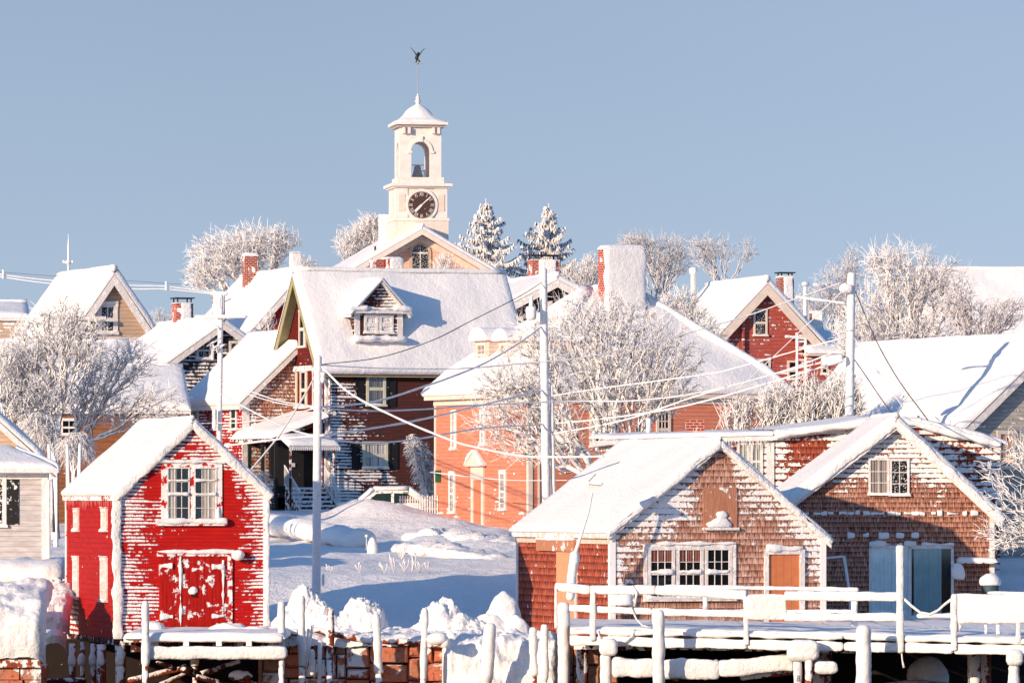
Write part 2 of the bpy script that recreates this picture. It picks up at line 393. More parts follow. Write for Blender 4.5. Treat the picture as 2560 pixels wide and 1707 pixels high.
def window(fr, pl, X0, Y0, X1, Y1, cols=2, rows=2, tw=.10, c=0.0, trim=None, glass=None, curtain=None, sillsnow=.05,
           meet=True, name='window', dep=.05, mt=.022, head=0.0, label=None):
    g = fr.fr if pl == 'f' else fr.sd
    a0, b1 = g(X0, Y0, c); a1, b0 = g(X1, Y1, c)
    if a0 > a1: a0, a1 = a1, a0
    return window_m(fr.root, pl, c, a0, a1, b0, b1, cols, rows, tw, trim, glass, curtain, sillsnow, meet, name, dep, mt, head, label)
def window_m(root, pl, c, a0, a1, b0, b1, cols=2, rows=2, tw=.1, trim=None, glass=None, curtain=None, sillsnow=.05,
             meet=True, name='window', dep=.05, mt=.022, head=0.0, label=None):
    trim = trim or TRIM; glass = glass or GL; m = MB()
    pbox(m, pl, c, a0, a0+tw, b0, b1, 0, dep); pbox(m, pl, c, a1-tw, a1, b0, b1, 0, dep)
    pbox(m, pl, c, a0-.01, a1+.01, b1, b1+tw, 0, dep+.01); pbox(m, pl, c, a0-.04, a1+.04, b0-tw*.6, b0, 0, dep+.05)
    A0 = a0+tw; A1 = a1-tw
    for i in range(1, cols):
        x = A0+(A1-A0)*i/cols; pbox(m, pl, c, x-mt/2, x+mt/2, b0, b1, 0.01, dep*.7)
    for j in range(1, rows):
        z = b0+(b1-b0)*j/rows; k = mt*(1.6 if meet and j*2 == rows else .5); pbox(m, pl, c, A0, A1, z-k, z+k, 0.01, dep*.8)
    w_ = m.build(name, trim, root)
    if label: w_['label'] = label
    g = MB(); pbox(g, pl, c, A0, A1, b0, b1, 0.001 if not curtain else dep*.55, .012 if not curtain else dep*.56)
    g.build('pane', CLR if curtain else glass, w_)
    if curtain:
        d = MB(); pbox(d, pl, c, A0, A1, b0, b1, 0.002, 0.004); d.build('dark_interior', DARK, w_)
        for (k0, k1, cm) in curtain:
            q = MB(); n = 24; vs = []
            for i in range(n+1):
                a = A0+(A1-A0)*(k0+(k1-k0)*i/n); o = .010+.008*math.sin(i*1.9)+.004*math.sin(i*.7)
                vs += [pp(pl, c, a, b0, o), pp(pl, c, a, b1, o)]
            q.add(vs, [(2*i, 2*i+2, 2*i+3, 2*i+1) for i in range(n)]); q.build('curtain', cm, w_)
    if sillsnow:
        q = MB(); s = pp(pl, c, a0-.03, b0+.01, dep); e = pp(pl, c, a1+.03, b0+.01, dep)
        q.beam(s, e, .09, sillsnow*1.6, .02, 8, .15); q.build('sill_snow', SN, w_, True)
    if head:
        q = MB(); s = pp(pl, c, a0-.03, b1+tw+.02, .04); e = pp(pl, c, a1+.03, b1+tw+.02, .04)
        q.beam(s, e, .09, head, .02, 8, .15); q.build('head_snow', SN, w_, True)
    return w_
def gable_roof_y(fr, W, L, ze, zr, t=.12, sn=.22, oe=.25, og=.25, trim=None, zel=None, zer=None, rx=None, fas=.16, ob=0.1, rmat=None, rs=.22, jit=.05, step=.35, rk=0.0):
    """ridge runs along local y (gable faces front)"""
    root = fr.root; rx = rx if rx is not None else W/2; zl = zel if zel is not None else ze; zR = zer if zer is not None else ze
    trim = trim or TRIM
    sl = (zr-zl)/rx; srr = (zr-zR)/(W-rx)
    m = MB(); A = (-oe, zl-oe*sl); B = (rx, zr); D = (W+oe, zR-oe*srr); y0 = -og; y1 = L+ob
    for (p, q) in ((A, B), (B, D)):
        m.prism([(p[0], y0, p[1]), (q[0], y0, q[1]), (q[0], y0, q[1]+t), (p[0], y0, p[1]+t)], (0, y1-y0, 0))
    r = m.build('roof', rmat or trim, root)
    f = MB()
    for (p, q) in ((A, B), (B, D)):
        f.prism([(p[0], y0-.03, p[1]-fas+.03), (q[0], y0-.03, q[1]-fas+.03), (q[0], y0-.03, q[1]+t-.01), (p[0], y0-.03, p[1]+t-.01)], (0, .027, 0))
    f.prism([(A[0], y0, A[1]-.06), (A[0]-.04, y0, A[1]-.06), (A[0]-.04, y0, A[1]+t-.01), (A[0], y0, A[1]+t-.01)], (0, y1-y0, 0))
    f.build('rake_board', trim, r)
    s = MB(); e = .05
    s.pillow([(A[0]-e, y0-e, A[1]+t), (A[0]-e, y1+e, A[1]+t), (B[0], y1+e, B[1]+t), (B[0], y0-e, B[1]+t)], sn, (1, 1, 0, 1), rs, step, jit)
    s.pillow([(D[0]+e, y0-e, D[1]+t), (D[0]+e, y1+e, D[1]+t), (B[0], y1+e, B[1]+t), (B[0], y0-e, B[1]+t)], sn, (1, 1, 0, 1), rs, step, jit)
    s.tube([(B[0], y0-e+.05+i*(y1-y0+2*e-.1)/12, B[1]+t+sn*.82+.03*nz(i*.7, B[1])) for i in range(13)], sn*.6, 10)
    if rk:
        for (p, q) in ((A, B), (D, B)):
            s.beam((p[0], y0-.04, p[1]+t-rk*.38), (q[0], y0-.04, q[1]+t-rk*.38), .10, rk*1.15, .03, 14, .1, r=.3)
    s.build('roof_snow', SNR if rk else SN, r, True)
    return r
def gable_roof_x(fr, W, L, ze, zr, t=.12, sn=.25, oe=.3, og=.3, trim=None, fas=.16, ry=None, zeb=None, rs=.25, rmat=None, snmat=None, jit=.06):
    """ridge runs along local x (eave faces front)"""
    root = fr.root; ry = ry if ry is not None else L/2; trim = trim or TRIM; zb = zeb if zeb is not None else ze
    sf = (zr-ze)/ry; sb = (zr-zb)/(L-ry)
    A = (-oe, ze-oe*sf); B = (ry, zr); D = (L+oe, zb-oe*sb); x0 = -og; x1 = W+og; m = MB()
    for (p, q) in ((A, B), (B, D)):
        m.prism([(x0, p[0], p[1]), (x0, q[0], q[1]), (x0, q[0], q[1]+t), (x0, p[0], p[1]+t)], (x1-x0, 0, 0))
    r = m.build('roof', rmat or trim, root); f = MB()
    for (p, q) in ((A, B), (B, D)):
        for xx in (x0-.03, x1+.003):
            f.prism([(xx, p[0], p[1]-fas+.03), (xx, q[0], q[1]-fas+.03), (xx, q[0], q[1]+t-.01), (xx, p[0], p[1]+t-.01)], (.027, 0, 0))
    f.build('rake_board', trim, r)
    s = MB(); e = .05
    s.pillow([(x0-e, A[0]-e, A[1]+t), (x1+e, A[0]-e, A[1]+t), (x1+e, B[0], B[1]+t), (x0-e, B[0], B[1]+t)], sn, (1, 1, 0, 1), rs, .35, jit)
    s.pillow([(x0-e, D[0]+e, D[1]+t), (x1+e, D[0]+e, D[1]+t), (x1+e, B[0], B[1]+t), (x0-e, B[0], B[1]+t)], sn, (1, 1, 0, 1), rs, .5, jit)
    s.tube([(x0-e+.05+i*(x1-x0+2*e-.1)/14, B[0], B[1]+t+sn*.85+.03*nz(i*.6, B[1])) for i in range(15)], sn*.55, 10)
    s.build('roof_snow', snmat or SN, r, True)
    return r
def walls_y(fr, W, L, ze, zr, mf, ms=None, covf=None, covs=None, rx=None, zel=None, zer=None):
    rx = rx if rx is not None else W/2; zl = zel if zel is not None else ze; zR = zer if zer is not None else ze
    m = MB(); wallmesh(m, 'f', 0, [(0, zl), (rx, zr), (W, zR)], covf); a = m.build('front_wall', mf, fr.root)
    m = MB(); wallmesh(m, 's', 0, [(0, zl), (L, zl)], covs); m.build('side_wall', ms or mf, fr.root)
    m = MB(); m.poly((W, 0, 0), (W, L, 0), (W, L, zR), (W, 0, zR)); m.poly((0, L, 0), (0, L, zl), (rx, L, zr), (W, L, zR), (W, L, 0))
    m.build('rear_wall', ms or mf, fr.root); return a
def walls_x(fr, W, L, ze, zr, mf, ms=None, covf=None, covs=None, ry=None, zeb=None):
    ry = ry if ry is not None else L/2; zb = zeb if zeb is not None else ze
    m = MB(); wallmesh(m, 'f', 0, [(0, ze), (W, ze)], covf); m.build('front_wall', mf, fr.root)
    m = MB(); wallmesh(m, 's', 0, [(0, ze), (ry, zr), (L, zb)], covs); m.build('side_wall', ms or mf, fr.root)
    m = MB(); m.poly((0, L, 0), (0, L, zb), (W, L, zb), (W, L, 0)); m.poly((W, 0, 0), (W, L, 0), (W, L, zb), (W, ry, zr), (W, 0, ze))
    m.build('rear_wall', ms or mf, fr.root)
def corner_boards(fr, W, L, ze, w_=.12, mat=None, snow=True, right=True):
    m = MB(); m.prism([(-.03, -.03, 0), (w_, -.03, 0), (w_, 0, 0), (0, 0, 0), (0, w_, 0), (-.03, w_, 0)], (0, 0, ze)); m.build('corner_board', mat or TRIM, fr.root)
    if right: m = MB(); m.box(W-w_, W+.03, -.03, 0, 0, ze); m.build('corner_board', mat or TRIM, fr.root)
    m = MB(); m.box(-.03, 0, L-w_, L, 0, ze); m.build('corner_board', mat or TRIM, fr.root)
def chimney(fr, x0, x1, y0, y1, z0, z1, mat=None, snow=.12, cap=False, plaster=None, face=.05):
    m = MB(); m.cov = .42; m.box(x0, x1, y0, y1, z0, z1)
    c = m.build('chimney', mat or BRICK, fr.root)
    if plaster:
        s = MB(); s.beam(((x0+x1)/2+plaster*.1, y0-face*.4, z0), ((x0+x1)/2+plaster*.1, y0-face*.4, z1+.03), (x1-x0)*plaster, face*2+.04, .025, 16, .15, up=(0, 1, 0), r=.18)
        s.build('plastered_snow', SNR, c, True)
    if snow:
        s = MB(); s.pillow([(x0-.04, y0-.05, z1), (x1+.04, y0-.05, z1), (x1+.04, y1+.03, z1), (x0-.04, y1+.03, z1)], snow, (1, 1, 1, 1), .12, .12, .02)
        s.build('snow_cap', SN, c, True)
    if cap:
        s = MB(); s.box(x0-.06, x1+.06, y0-.06, y1+.06, z1+.2, z1+.25)
        for x in (x0+.05, x1-.1):
            for y in (y0+.03, y1-.08): s.box(x, x+.05, y, y+.05, z1, z1+.2)
        s.build('rain_cap', BLACK, c)
    return c
# ---------------------------------------------------------------- ground
GP = [(150, 2.2), (158, 2.3), (161, 2.5), (165, 3.3), (168, 3.68), (180, 4.05), (200, 4.7), (212, 5.15), (225, 5.6), (250, 6.6), (300, 8.5), (400, 11), (900, 13), (6000, 14)]
def gbase(y):
    for (a, z), (b, q) in zip(GP, GP[1:]):
        if a <= y <= b:
            t = (y-a)/(b-a); return z+(q-z)*t
    return GP[-1][1] if y > 400 else GP[0][1]
def bumpat(x, y, X, D, rx, ry, h):
    cx = (X-1280)/F*D; d = ((x-cx)/rx)**2+((y-D)/ry)**2
    return h*math.exp(-d*1.3)
def ground(x, y):
    z = gbase(y) if y > 158 else 2.15+.15*(y-150)/8
    if y < 260:
        z += .10*nz(x*.25, y*.12)+.07*nz(x*.9, y*.4, 3)+.05*abs(nz(x*2.2, y*.8, 9))+(.10*nz(x*1.8, y*.7, 5) if y > 180 else .02*nz(x*5, y*3, 5))
        z += bumpat(x, y, 985, 204, 2.0, 4.5, .85)+bumpat(x, y, 890, 207, 1.4, 3, .65)   # drift before the maroon house
        z += bumpat(x, y, 1130, 200, 1.6, 3.5, .45)+bumpat(x, y, 1210, 195, 1.5, 3, .35)
        z += bumpat(x, y, 1080, 190, 1.3, 3, .25)+bumpat(x, y, 1240, 187, 1.6, 3, .3)
        z += bumpat(x, y, 640, 205, 2.5, 6, .5)
    return z
def yz(z, D): return HZ-(z-H)*F/D
def lin(a, b, n): return [a+(b-a)*i/n for i in range(n+1)]
m = MB()
xs = [-1800, -700, -300, -120, -60, -30]+lin(-16, 16, 110)+[22, 30, 60, 120, 300, 700, 1800]
ys = lin(150.2, 157.9, 14)+lin(158.2, 215, 150)+lin(216, 260, 30)+[270, 285, 300, 330, 400, 600, 900, 1600, 3000, 6000]
vs = [(x, y, ground(x, y)) for y in ys for x in xs]; n = len(xs)
m.add(vs, [(j*n+i, j*n+i+1, (j+1)*n+i+1, (j+1)*n+i) for j in range(len(ys)-1) for i in range(n-1) if ys[j] > 157.8 or -6.1 < xs[i] < .8])
g = m.build('snow_ground', SNG, None, True); g['kind'] = 'structure'
m = MB(); m.poly((-1800, -200, .25), (1800, -200, .25), (1800, 158.4, .25), (-1800, 158.4, .25)); g = m.build('mudflat', MUD); g['kind'] = 'structure'
# shore bank face hidden behind piles
m = MB(); m.box(-120, 120, 157.6, 158.1, .2, 2.2); g = m.build('shore_bank', MUD); g['kind'] = 'structure'

def cv(base, *blobs):
    """snow coverage on a wall: base value plus gaussian blobs (a, z, ra, rz, amount)"""
    def f(a, z):
        c = base
        for (ba, bz, ra, rz, k) in blobs: c += k*math.exp(-(((a-ba)/ra)**2+((z-bz)/rz)**2))
        return c
    return f
# ================================================================= RED WATERFRONT BARN
f = Fr('red_barn', 'bright red clapboard barn on wooden piles with barn doors and streaks of wind-blown snow', 'barn', 290, 1597, 150, 15)
W = f.W(670); L = f.L(165); ze = (1597-1240)/F*150; zr = f.fr(480, 1060)[1]
hw = W/2
def cbarn(a, z):
    c = .27
    e = min(1, abs(a-hw)/hw)
    rake = ze+(zr-ze)*(1-e)                     # roof line above this point
    d = (rake-z) if z > ze*.8 else 9
    c += .55*math.exp(-(d/.42)**2)
    c += .45*math.exp(-((a-.0)/.85)**2)*(1 if z < 3.6 else .6)
    c += .42*math.exp(-((a-W)/.75)**2)*(1 if z > 1.4 else .6)
    c += .25*math.exp(-(((a-1.1)/1.0)**2+((z-.8)/.9)**2))
    c += .35*math.exp(-(((a-.9)/.45)**2+((z-3.3)/.6)**2))-.35*math.exp(-(((a-1.1)/.3)**2+((z-4.1)/.35)**2))
    c += .28*math.exp(-(((a-2.0)/.6)**2+((z-4.75)/.25)**2))
    c -= .30*math.exp(-(((a-2.0)/1.0)**2+((z-2.4)/.25)**2))
    return c
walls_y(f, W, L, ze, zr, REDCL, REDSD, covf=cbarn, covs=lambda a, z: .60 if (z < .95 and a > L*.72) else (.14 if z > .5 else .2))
corner_boards(f, W, L, ze, .13, mat_paint('red_trim_snowy', (.55, .01, .006), .6, .62))
gable_roof_y(f, W, L, ze, zr, .07, .11, .06, .05, trim=mat_paint('red_fascia', (.42, .012, .008), .6, .55), fas=.15, ob=0, rs=.10, rk=.19)
m = MB(); m.beam((.02, -.05, .0), (.02, -.05, ze+.05), .10, .26, .04, 14, .1, up=(1, 0, 0), r=.3); m.build('corner_snow', SNR, f.root, True)
m = MB(); m.beam((W-.03, -.04, .2), (W-.03, -.04, ze+.05), .08, .12, .03, 12, .1, up=(1, 0, 0), r=.3); m.build('corner_snow', SNR, f.root, True)
# icicles fringe under the side eave
m = MB()
rr = random.Random(4)
for i in range(70):
    a = L*i/70+rr.uniform(-.02, .02); h = rr.uniform(.10, .38)
    m.tube([(-.07, a, ze-.02), (-.07, a, ze-h)], [.014, .003], 4)
m.build('icicle_fringe', mat_paint('red_ice', (.62, .22, .2), .3), f.root)
# double window
x0, z1 = f.fr(405, 1168); x1, z0 = f.fr(553, 1304)
m = MB(); m.cov = .2
for (a0, a1, b0, b1) in ((x0-.02, x0+.13, z0, z1), (x1-.13, x1+.02, z0, z1), (x0-.02, x1+.02, z1, z1+.13), ((x0+x1)/2-.06, (x0+x1)/2+.06, z0, z1)):
    m.box(a0, a1, -.035, 0, b0, b1)
m.box(x0-.16, x1+.12, -.10, 0, z0-.10, z0)
fr_ = m.build('window', mat_paint('red_window_casing', (.55, .01, .006), .6, .52), f.root)
s = MB(); s.beam((x0-.18, -.07, z0+.02), (x1+.14, -.07, z0+.02), .14, .13, .03); s.beam((x0-.14, -.05, z1+.16), (x1+.1, -.05, z1+.16), .10, .12, .03)
s.beam((x1-.10, -.06, z0+.1), (x1-.10, -.04, z0+.4), .10, .1, .03)
s.build('sill_snow', SN, fr_, True)
mid = (x0+x1)/2
for (a0, a1, cu) in ((x0+.13, mid-.06, ((-.0, .42, CURT),)), (mid+.06, x1-.13, ((.42, 1.0, CURT),))):
    w_ = window_m(f.root, 'f', 0, a0, a1, z0+.02, z1-.03, 3, 4, .035, TRIM, None, cu, 0, True, 'window', .05, .016)
    s = MB(); zm = (z0+z1)/2
    for zz, hh in ((zm, .07), (zm+(z1-z0)*.25, .06)):
        s.beam((a0+.03, -.055, zz+.02), (a1-.03, -.055, zz+.02), .05, hh, .02, 8, .08)
    s.build('bar_snow', SN, w_, True)
# side windows
for (X0, Y0, X1, Y1) in ((185, 1280, 200, 1324), (254, 1278, 271, 1324), (183, 1400, 199, 1494), (252, 1400, 271, 1500)):
    window(f, 's', X0+2, Y0, X1-2, Y1, 2, 4 if Y0 > 1300 else 2, .09, curtain=((.25, 1, CURT),), sillsnow=.04, dep=.05, mt=.035, head=.03)
# barn door
a0, b1 = f.fr(397, 1390); a1, b0 = f.fr(568, 1572)
m = MB(); k = 9
for i in range(k):
    p = a0+(a1-a0)*i/k; m.box(p+.004, p+(a1-a0)/k-.004, -.045-(i % 2)*.004, 0, b0, b1)
dr = m.build('barn_door', DOORR, f.root)
m = MB(); m.box(a0-.05, a1+.16, -.07, 0, b1, b1+.09); m.box(a1, a1+.13, -.05, 0, b0, b1); m.build('door_frame', mat_paint('red_door_frame', (.5, .01, .006), .6, .5), dr)
s = MB(); s.beam((a0-.06, -.06, b1+.12), (a1+.2, -.06, b1+.12), .1, .10, .03); 
s.beam(((a0+a1)/2-.35, -.06, b0+.1), ((a0+a1)/2-.35, -.06, b1), .05, .04, .03); s.beam((a1-.12, -.06, b0+.4), (a1-.12, -.06, b1-.1), .05, .04, .03)
for (hx, hz) in ((a0+.18, b1-.25), (a1-.25, b1-.28), (a0+.2, b0+.35), (a1-.25, b0+.35)):
    s.beam((hx-.18, -.06, hz), (hx+.17, -.06, hz), .06, .12, .04, 8, .06)
s.blob(((a0+a1)/2-.02, -.07, (b0+b1)/2+.05), .13, .06, .10, .3, 6, z0=-.9)
s.build('hinge_snow', SN, dr, True)
hn = MB(); hn.box((a0+a1)/2-.07, (a0+a1)/2+.07, -.1, -.05, (b0+b1)/2-.1, (b0+b1)/2-.06); hn.build('handle', BLACK, dr)
lx, lz = f.fr(592, 1388)
m = MB(); m.tube([(lx+.05, -.02, lz-.02), (lx, -.16, lz)], .05, 8); lp = m.build('wall_lamp', BLACK, f.root)
s = MB(); s.blob((lx, -.16, lz), .17, .12, .14, .2, 5, z0=-.9); s.build('lamp_snow', SN, lp, True)
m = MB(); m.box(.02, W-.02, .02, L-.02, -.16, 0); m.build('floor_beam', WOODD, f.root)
# ================================================================= WHITE COTTAGE at the left edge
f = Fr('grey_cottage', 'pale grey sided cottage with white trim cut off by the left photo edge', 'cottage', -260, 1430, 165, 4)
W = f.W(118); L = 5.0; ze = f.fr(118, 1180)[1]
m = MB(); wallmesh(m, 'f', 0, [(0, ze), (W, ze)], cv(.10, (W-.4, 1.6, .5, .8, .12))); m.build('front_wall', GREYS, f.root)
m = MB(); m.poly((W, 0, 0), (W, L, 0), (W, L, ze), (W, 0, ze)); m.poly((0, 0, 0), (0, L, 0), (0, L, ze), (0, 0, ze)); m.build('side_wall', GREYS, f.root)
m = MB(); m.box(W-.16, W+.03, -.03, 0, 0, ze-.18); m.box(0, W+.03, -.035, 0, ze-.2, ze); m.build('corner_board', TRIM, f.root)
m = MB(); zt = ze+.06
m.prism([(-.3, -.35, ze), (W+.3, -.35, ze), (W+.3, -.35, zt), (-.3, -.35, zt)], (0, L+.7, 0))
m.box(-.3, W+.33, -.42, -.353, ze-.02, zt+.05)
r = m.build('roof', TRIM, f.root); s = MB(); zh = zt+.55
s.pillow([(-.3, -.38, zt), (W+.33, -.38, zt), (W-1.0, L*.35, zh), (-.3, L*.35, zh)], .2, (1, 1, 0, 1), .25)
s.pillow([(W+.33, -.38, zt), (W+.33, L+.3, zt), (W-1.0, L*.6, zh), (W-1.0, L*.35, zh)], .2, (1, 1, 0, 1), .25)
s.build('roof_snow', SN, r, True)
a0, b1 = f.fr(18, 1196); a1, b0 = f.fr(47, 1311)
m = MB(); m.box(a0, a1, -.03, 0, b0, b1); m.build('shutter', mat_paint('black_shutter', (.012, .012, .012), .6, .42), f.root)
window(f, 'f', -70, 1190, 16, 1312, 2, 2, .12, glass=GLS)
m = MB(); m.tube([(W+.05, -.38, ze+.02), (W+.22, -.2, ze-.12), (W+.05, -.06, ze-.25), (W+.05, -.06, .2)], .045, 8); m.build('downpipe', TRIM, f.root)
f = Fr('white_gable_house', 'low gabled roof with snowy rake just behind the pale grey cottage', 'house', -230, 1440, 172, 4)
W = f.W(86); ze = f.fr(86, 1142)[1]; zr = ze+1.75
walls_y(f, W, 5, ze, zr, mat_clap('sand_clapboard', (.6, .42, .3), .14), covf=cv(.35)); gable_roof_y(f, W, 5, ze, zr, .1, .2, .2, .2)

# ================================================================= SHINGLE SHED on the pier
f = Fr('shingle_shed', 'cedar shingle shed by the pier with orange door and triple window', 'shed', 1527, 1600, 153, 20)
W = f.W(2062); L = f.L(1292); ze = f.fr(1527, 1330)[1]; rx, zr = f.fr(1797, 1112); zR = f.fr(2062, 1350)[1]
def cshed(a, z):
    e = abs(a-rx)/(rx if a < rx else W-rx); rk = ze+(zr-ze)*(1-e); d = rk-z
    c = .22+.58*math.exp(-(d/1.25)**2)
    c += .45*math.exp(-((a-.1)/.35)**2)*(1 if z > 1.7 else .3)
    c += .30*math.exp(-((a-W)/.45)**2)*(1 if z > 1.5 else 0)
    c -= .6*math.exp(-(((a-rx)/.35)**2+((z-zr+.6)/.45)**2)); c -= .5*math.exp(-(((a-.35)/.3)**2+((z-ze+.05)/.35)**2))
    c += .30*math.exp(-(((a-1.6)/.9)**2+((z-3.4)/.5)**2))
    return c
walls_y(f, W, L, ze, zr, SHING, SHINGR, rx=rx, zer=zR, covf=cshed, covs=lambda a, z: .16 if a > 1.2 else .26)
corner_boards(f, W, L, ze, .13, mat_paint('snowy_corner', (.7, .5, .42), .6, .7))
r = gable_roof_y(f, W, L, ze, zr, .08, .10, .14, .12, rs=.10, rx=rx, zer=zR, fas=.14, rk=.13, trim=mat_paint('shed_fascia', (.72, .6, .52), .6, .5))
m = MB(); m.box(-.05, -.03, 0, L, ze-.32, ze-.04); m.build('frieze_board', mat_paint('drip_fascia', (.75, .55, .45), .6, .35), f.root)
m = MB()
for i in range(60):
    a = L*i/60+rr.uniform(-.04, .04); h = rr.uniform(.05, .16); m.tube([(-.1, a, ze-.06), (-.1, a, ze-.06-h)], [.012, .002], 4)
m.build('icicle_fringe', SN, f.root, True)
# triple window
x0, z1 = f.fr(1617, 1372); x1, z0 = f.fr(1830, 1492)
m = MB(); wn = (x1-x0)/3; t_ = .1
m.box(x0-.1, x1+.1, -.05, 0, z1, z1+.13); m.box(x0-.1, x0, -.05, 0, z0, z1); m.box(x1, x1+.1, -.05, 0, z0, z1); m.box(x0-.1, x1+.1, -.09, 0, z0-.1, z0)
fw = m.build('window', mat_paint('snowy_casing', (.76, .66, .6), .6, .55), f.root)
fw['label'] = 'shared white casing round three sashes'
s = MB(); s.beam((x0-.08, -.07, z1+.15), (x1+.1, -.07, z1+.15), .07, .09, .03); s.build('head_snow', SN, fw, True)
for i in range(3):
    w_ = window_m(f.root, 'f', 0, x0+wn*i+.02, x0+wn*(i+1)-.02, z0, z1-.03, 3, 4, .09, TRIM, None, ((0.05, .95, mat_paint('red_blind', (.30, .10, .07), .9)),) if i < 2 else None, .05, True, 'window', .05, .018)
    s = MB(); zm = (z0+z1)/2; s.beam((x0+wn*i+.1, -.06, zm+.04), (x0+wn*(i+1)-.1, -.06, zm+.04), .06, .11, .03, 8, .08); s.build('bar_snow', SN, w_, True)
# the blinds only fill the upper part: dark boards below
for o in [o for o in f.root.children if o.name.startswith('window')]:
    for c in o.children:
        if c.name.startswith('curtain'): 
            for v in c.data.vertices:
                if v.co.z < z0+(z1-z0)*.7: v.co.z = z0+(z1-z0)*.74
# orange door
a0, b1 = f.fr(1920, 1385); a1, b0 = f.fr(1998, 1560)
m = MB(); k = 4
for i in range(k):
    p = a0+(a1-a0)*i/k; m.box(p+.003, p+(a1-a0)/k-.003, -.02, 0, b0, b1)
d = m.build('door', DOORO, f.root); d['label'] = 'orange plank door in a snowy white frame'
h_ = MB(); h_.box(a1-.12, a1-.07, -.05, -.022, (b0+b1)/2-.08, (b0+b1)/2+.08); h_.build('latch', BLACK, d)
m = MB(); m.box(a0-.12, a0, -.07, 0, b0, b1+.12); m.box(a1, a1+.14, -.07, 0, b0, b1+.12); m.box(a0-.12, a1+.14, -.075, 0, b1, b1+.13); m.build('door_frame', TRIM, d)
s = MB(); s.beam((a0-.05, -.06, b1+.17), (a1+.1, -.06, b1+.17), .1, .13, .04); s.build('head_snow', SN, d, True)
# hatch board in the gable
a0, b1 = f.fr(1758, 1218); a1, b0 = f.fr(1842, 1318)
m = MB(); m.box(a0, a1, -.03, 0, b0, b1); h = m.build('hatch_board', PLY, f.root)
s = MB(); s.box(a0-.03, a1+.03, -.12, 0, b0-.07, b0); s.build('sill', TRIM, h)
s = MB(); s.blob((a0+.42, -.06, b0+.05), .32, .07, .22, .35, 4, z0=-.2); s.blob((a0+.5, -.05, b0+.3), .16, .05, .16, .35, 5, z0=-.7); s.build('sill_snow', SN, h, True)
# side boarded door with head board
a0, b1 = f.sd(1393, 1378); a1, b0 = f.sd(1440, 1560)
if a0 > a1: a0, a1 = a1, a0
m = MB(); pbox(m, 's', 0, a0, a1, 0, b1, 0, .03); d = m.build('side_door', mat_paint('pale_orange_door', (.68, .33, .18), .7), f.root)
m = MB(); pbox(m, 's', 0, a0-.1, a0, 0, b1, 0, .05); pbox(m, 's', 0, a0-.1, a1+.05, b1, b1+.1, 0, .05); m.build('door_frame', TRIM, d)
a2, c1 = f.sd(1350, 1348); a3, c0 = f.sd(1445, 1378)
m = MB(); pbox(m, 's', 0, min(a2, a3), max(a2, a3), c0, c1, 0, .12); hb = m.build('header_box', PLY, f.root)
s = MB(); s.beam((-.08, min(a2, a3), c1+.03), (-.08, max(a2, a3), c1+.03), .18, .1, .02); s.build('header_snow', SN, hb, True)
m = MB(); m.poly((0, 0, 0), (W, 0, 0), (W, L, 0), (0, L, 0)); m.build('floor', WOODD, f.root)
# ================================================================= REAR SHINGLE BUILDING (gabled wing + flat-roofed block)
f = Fr('shingle_boathouse', 'brown shingle boathouse with broad gable, paired window and sliding glass door', 'boathouse', 1975, 1600, 161.3, 4)
W = f.W(2484); L = 4.8; rx, zr = f.fr(2238, 1060); ze = f.fr(1975, 1258)[1]; zR = f.fr(2484, 1290)[1]
def cbh(a, z):
    c = .10+.62/(1+math.exp(-(z-4.3)/.16))
    
    return c
walls_y(f, W, L, ze, zr, SHINGB, SHING, rx=rx, zer=zR, covf=cbh)
m = MB(); m.box(W-.12, W+.02, -.03, 0, 0, zR); m.build('corner_board', TRIM, f.root)
gable_roof_y(f, W, L, ze, zr, .12, .16, .22, .25, rx=rx, zer=zR, fas=.2, rk=.2)
window(f, 'f', 2171, 1150, 2223, 1235, 2, 3, .06, meet=False, glass=GLS, curtain=((0, 1, mat_paint('cream_blind', (.35, .27, .2), .9)),)); window(f, 'f', 2224, 1152, 2273, 1237, 2, 3, .06, meet=False, glass=GLS)
# sliding door
a0, b1 = f.fr(2172, 1365); a1, b0 = f.fr(2384, 1560); am = (a0+a1)/2-.05
m = MB()
for (p, q, r0, r1) in ((a0, a0+.07, b0, b1), (a1-.08, a1, b0, b1), (a0, a1, b1-.07, b1+.03), (am-.04, am+.05, b0, b1)): m.box(p, q, -.06, 0, r0, r1)
d = m.build('sliding_door', TRIM, f.root)
m = MB(); m.box(a0+.07, a1-.08, -.004, -.002, b0, b1-.07); m.build('dark_interior', DARK, d)
for (p, q, mm) in ((a0+.07, am-.04, CURTB), (am+.12, a1-.35, mat_paint('dark_teal_curtain', (.25, .42, .45), .9))):
    m = MB(); n = 40; vs = []
    for i in range(n+1):
        a = p+(q-p)*i/n; o = .018+.010*math.sin(i*1.35)+.005*math.sin(i*.5); vs += [(a, -o, b0), (a, -o, b1-.07)]
    m.add(vs, [(2*i, 2*i+2, 2*i+3, 2*i+1) for i in range(n)]); m.build('curtain', mm, d)
m = MB(); m.box(a0+.07, am-.04, -.046, -.045, b0, b1-.07); m.box(am+.05, a1-.08, -.046, -.045, b0, b1-.07); m.build('pane', CLR, d)
s = MB()
for (p, q, hh) in ((a0, a0+.5, .14), (a0+.5, a0+.95, .09), (a0+1.0, a0+1.35, .12), (a0+1.5, a1, .07)): s.beam((p, -.05, b1+.06), (q, -.05, b1+.06), .09, hh, .04, 8, .1)
s.build('head_snow', SN, d, True)
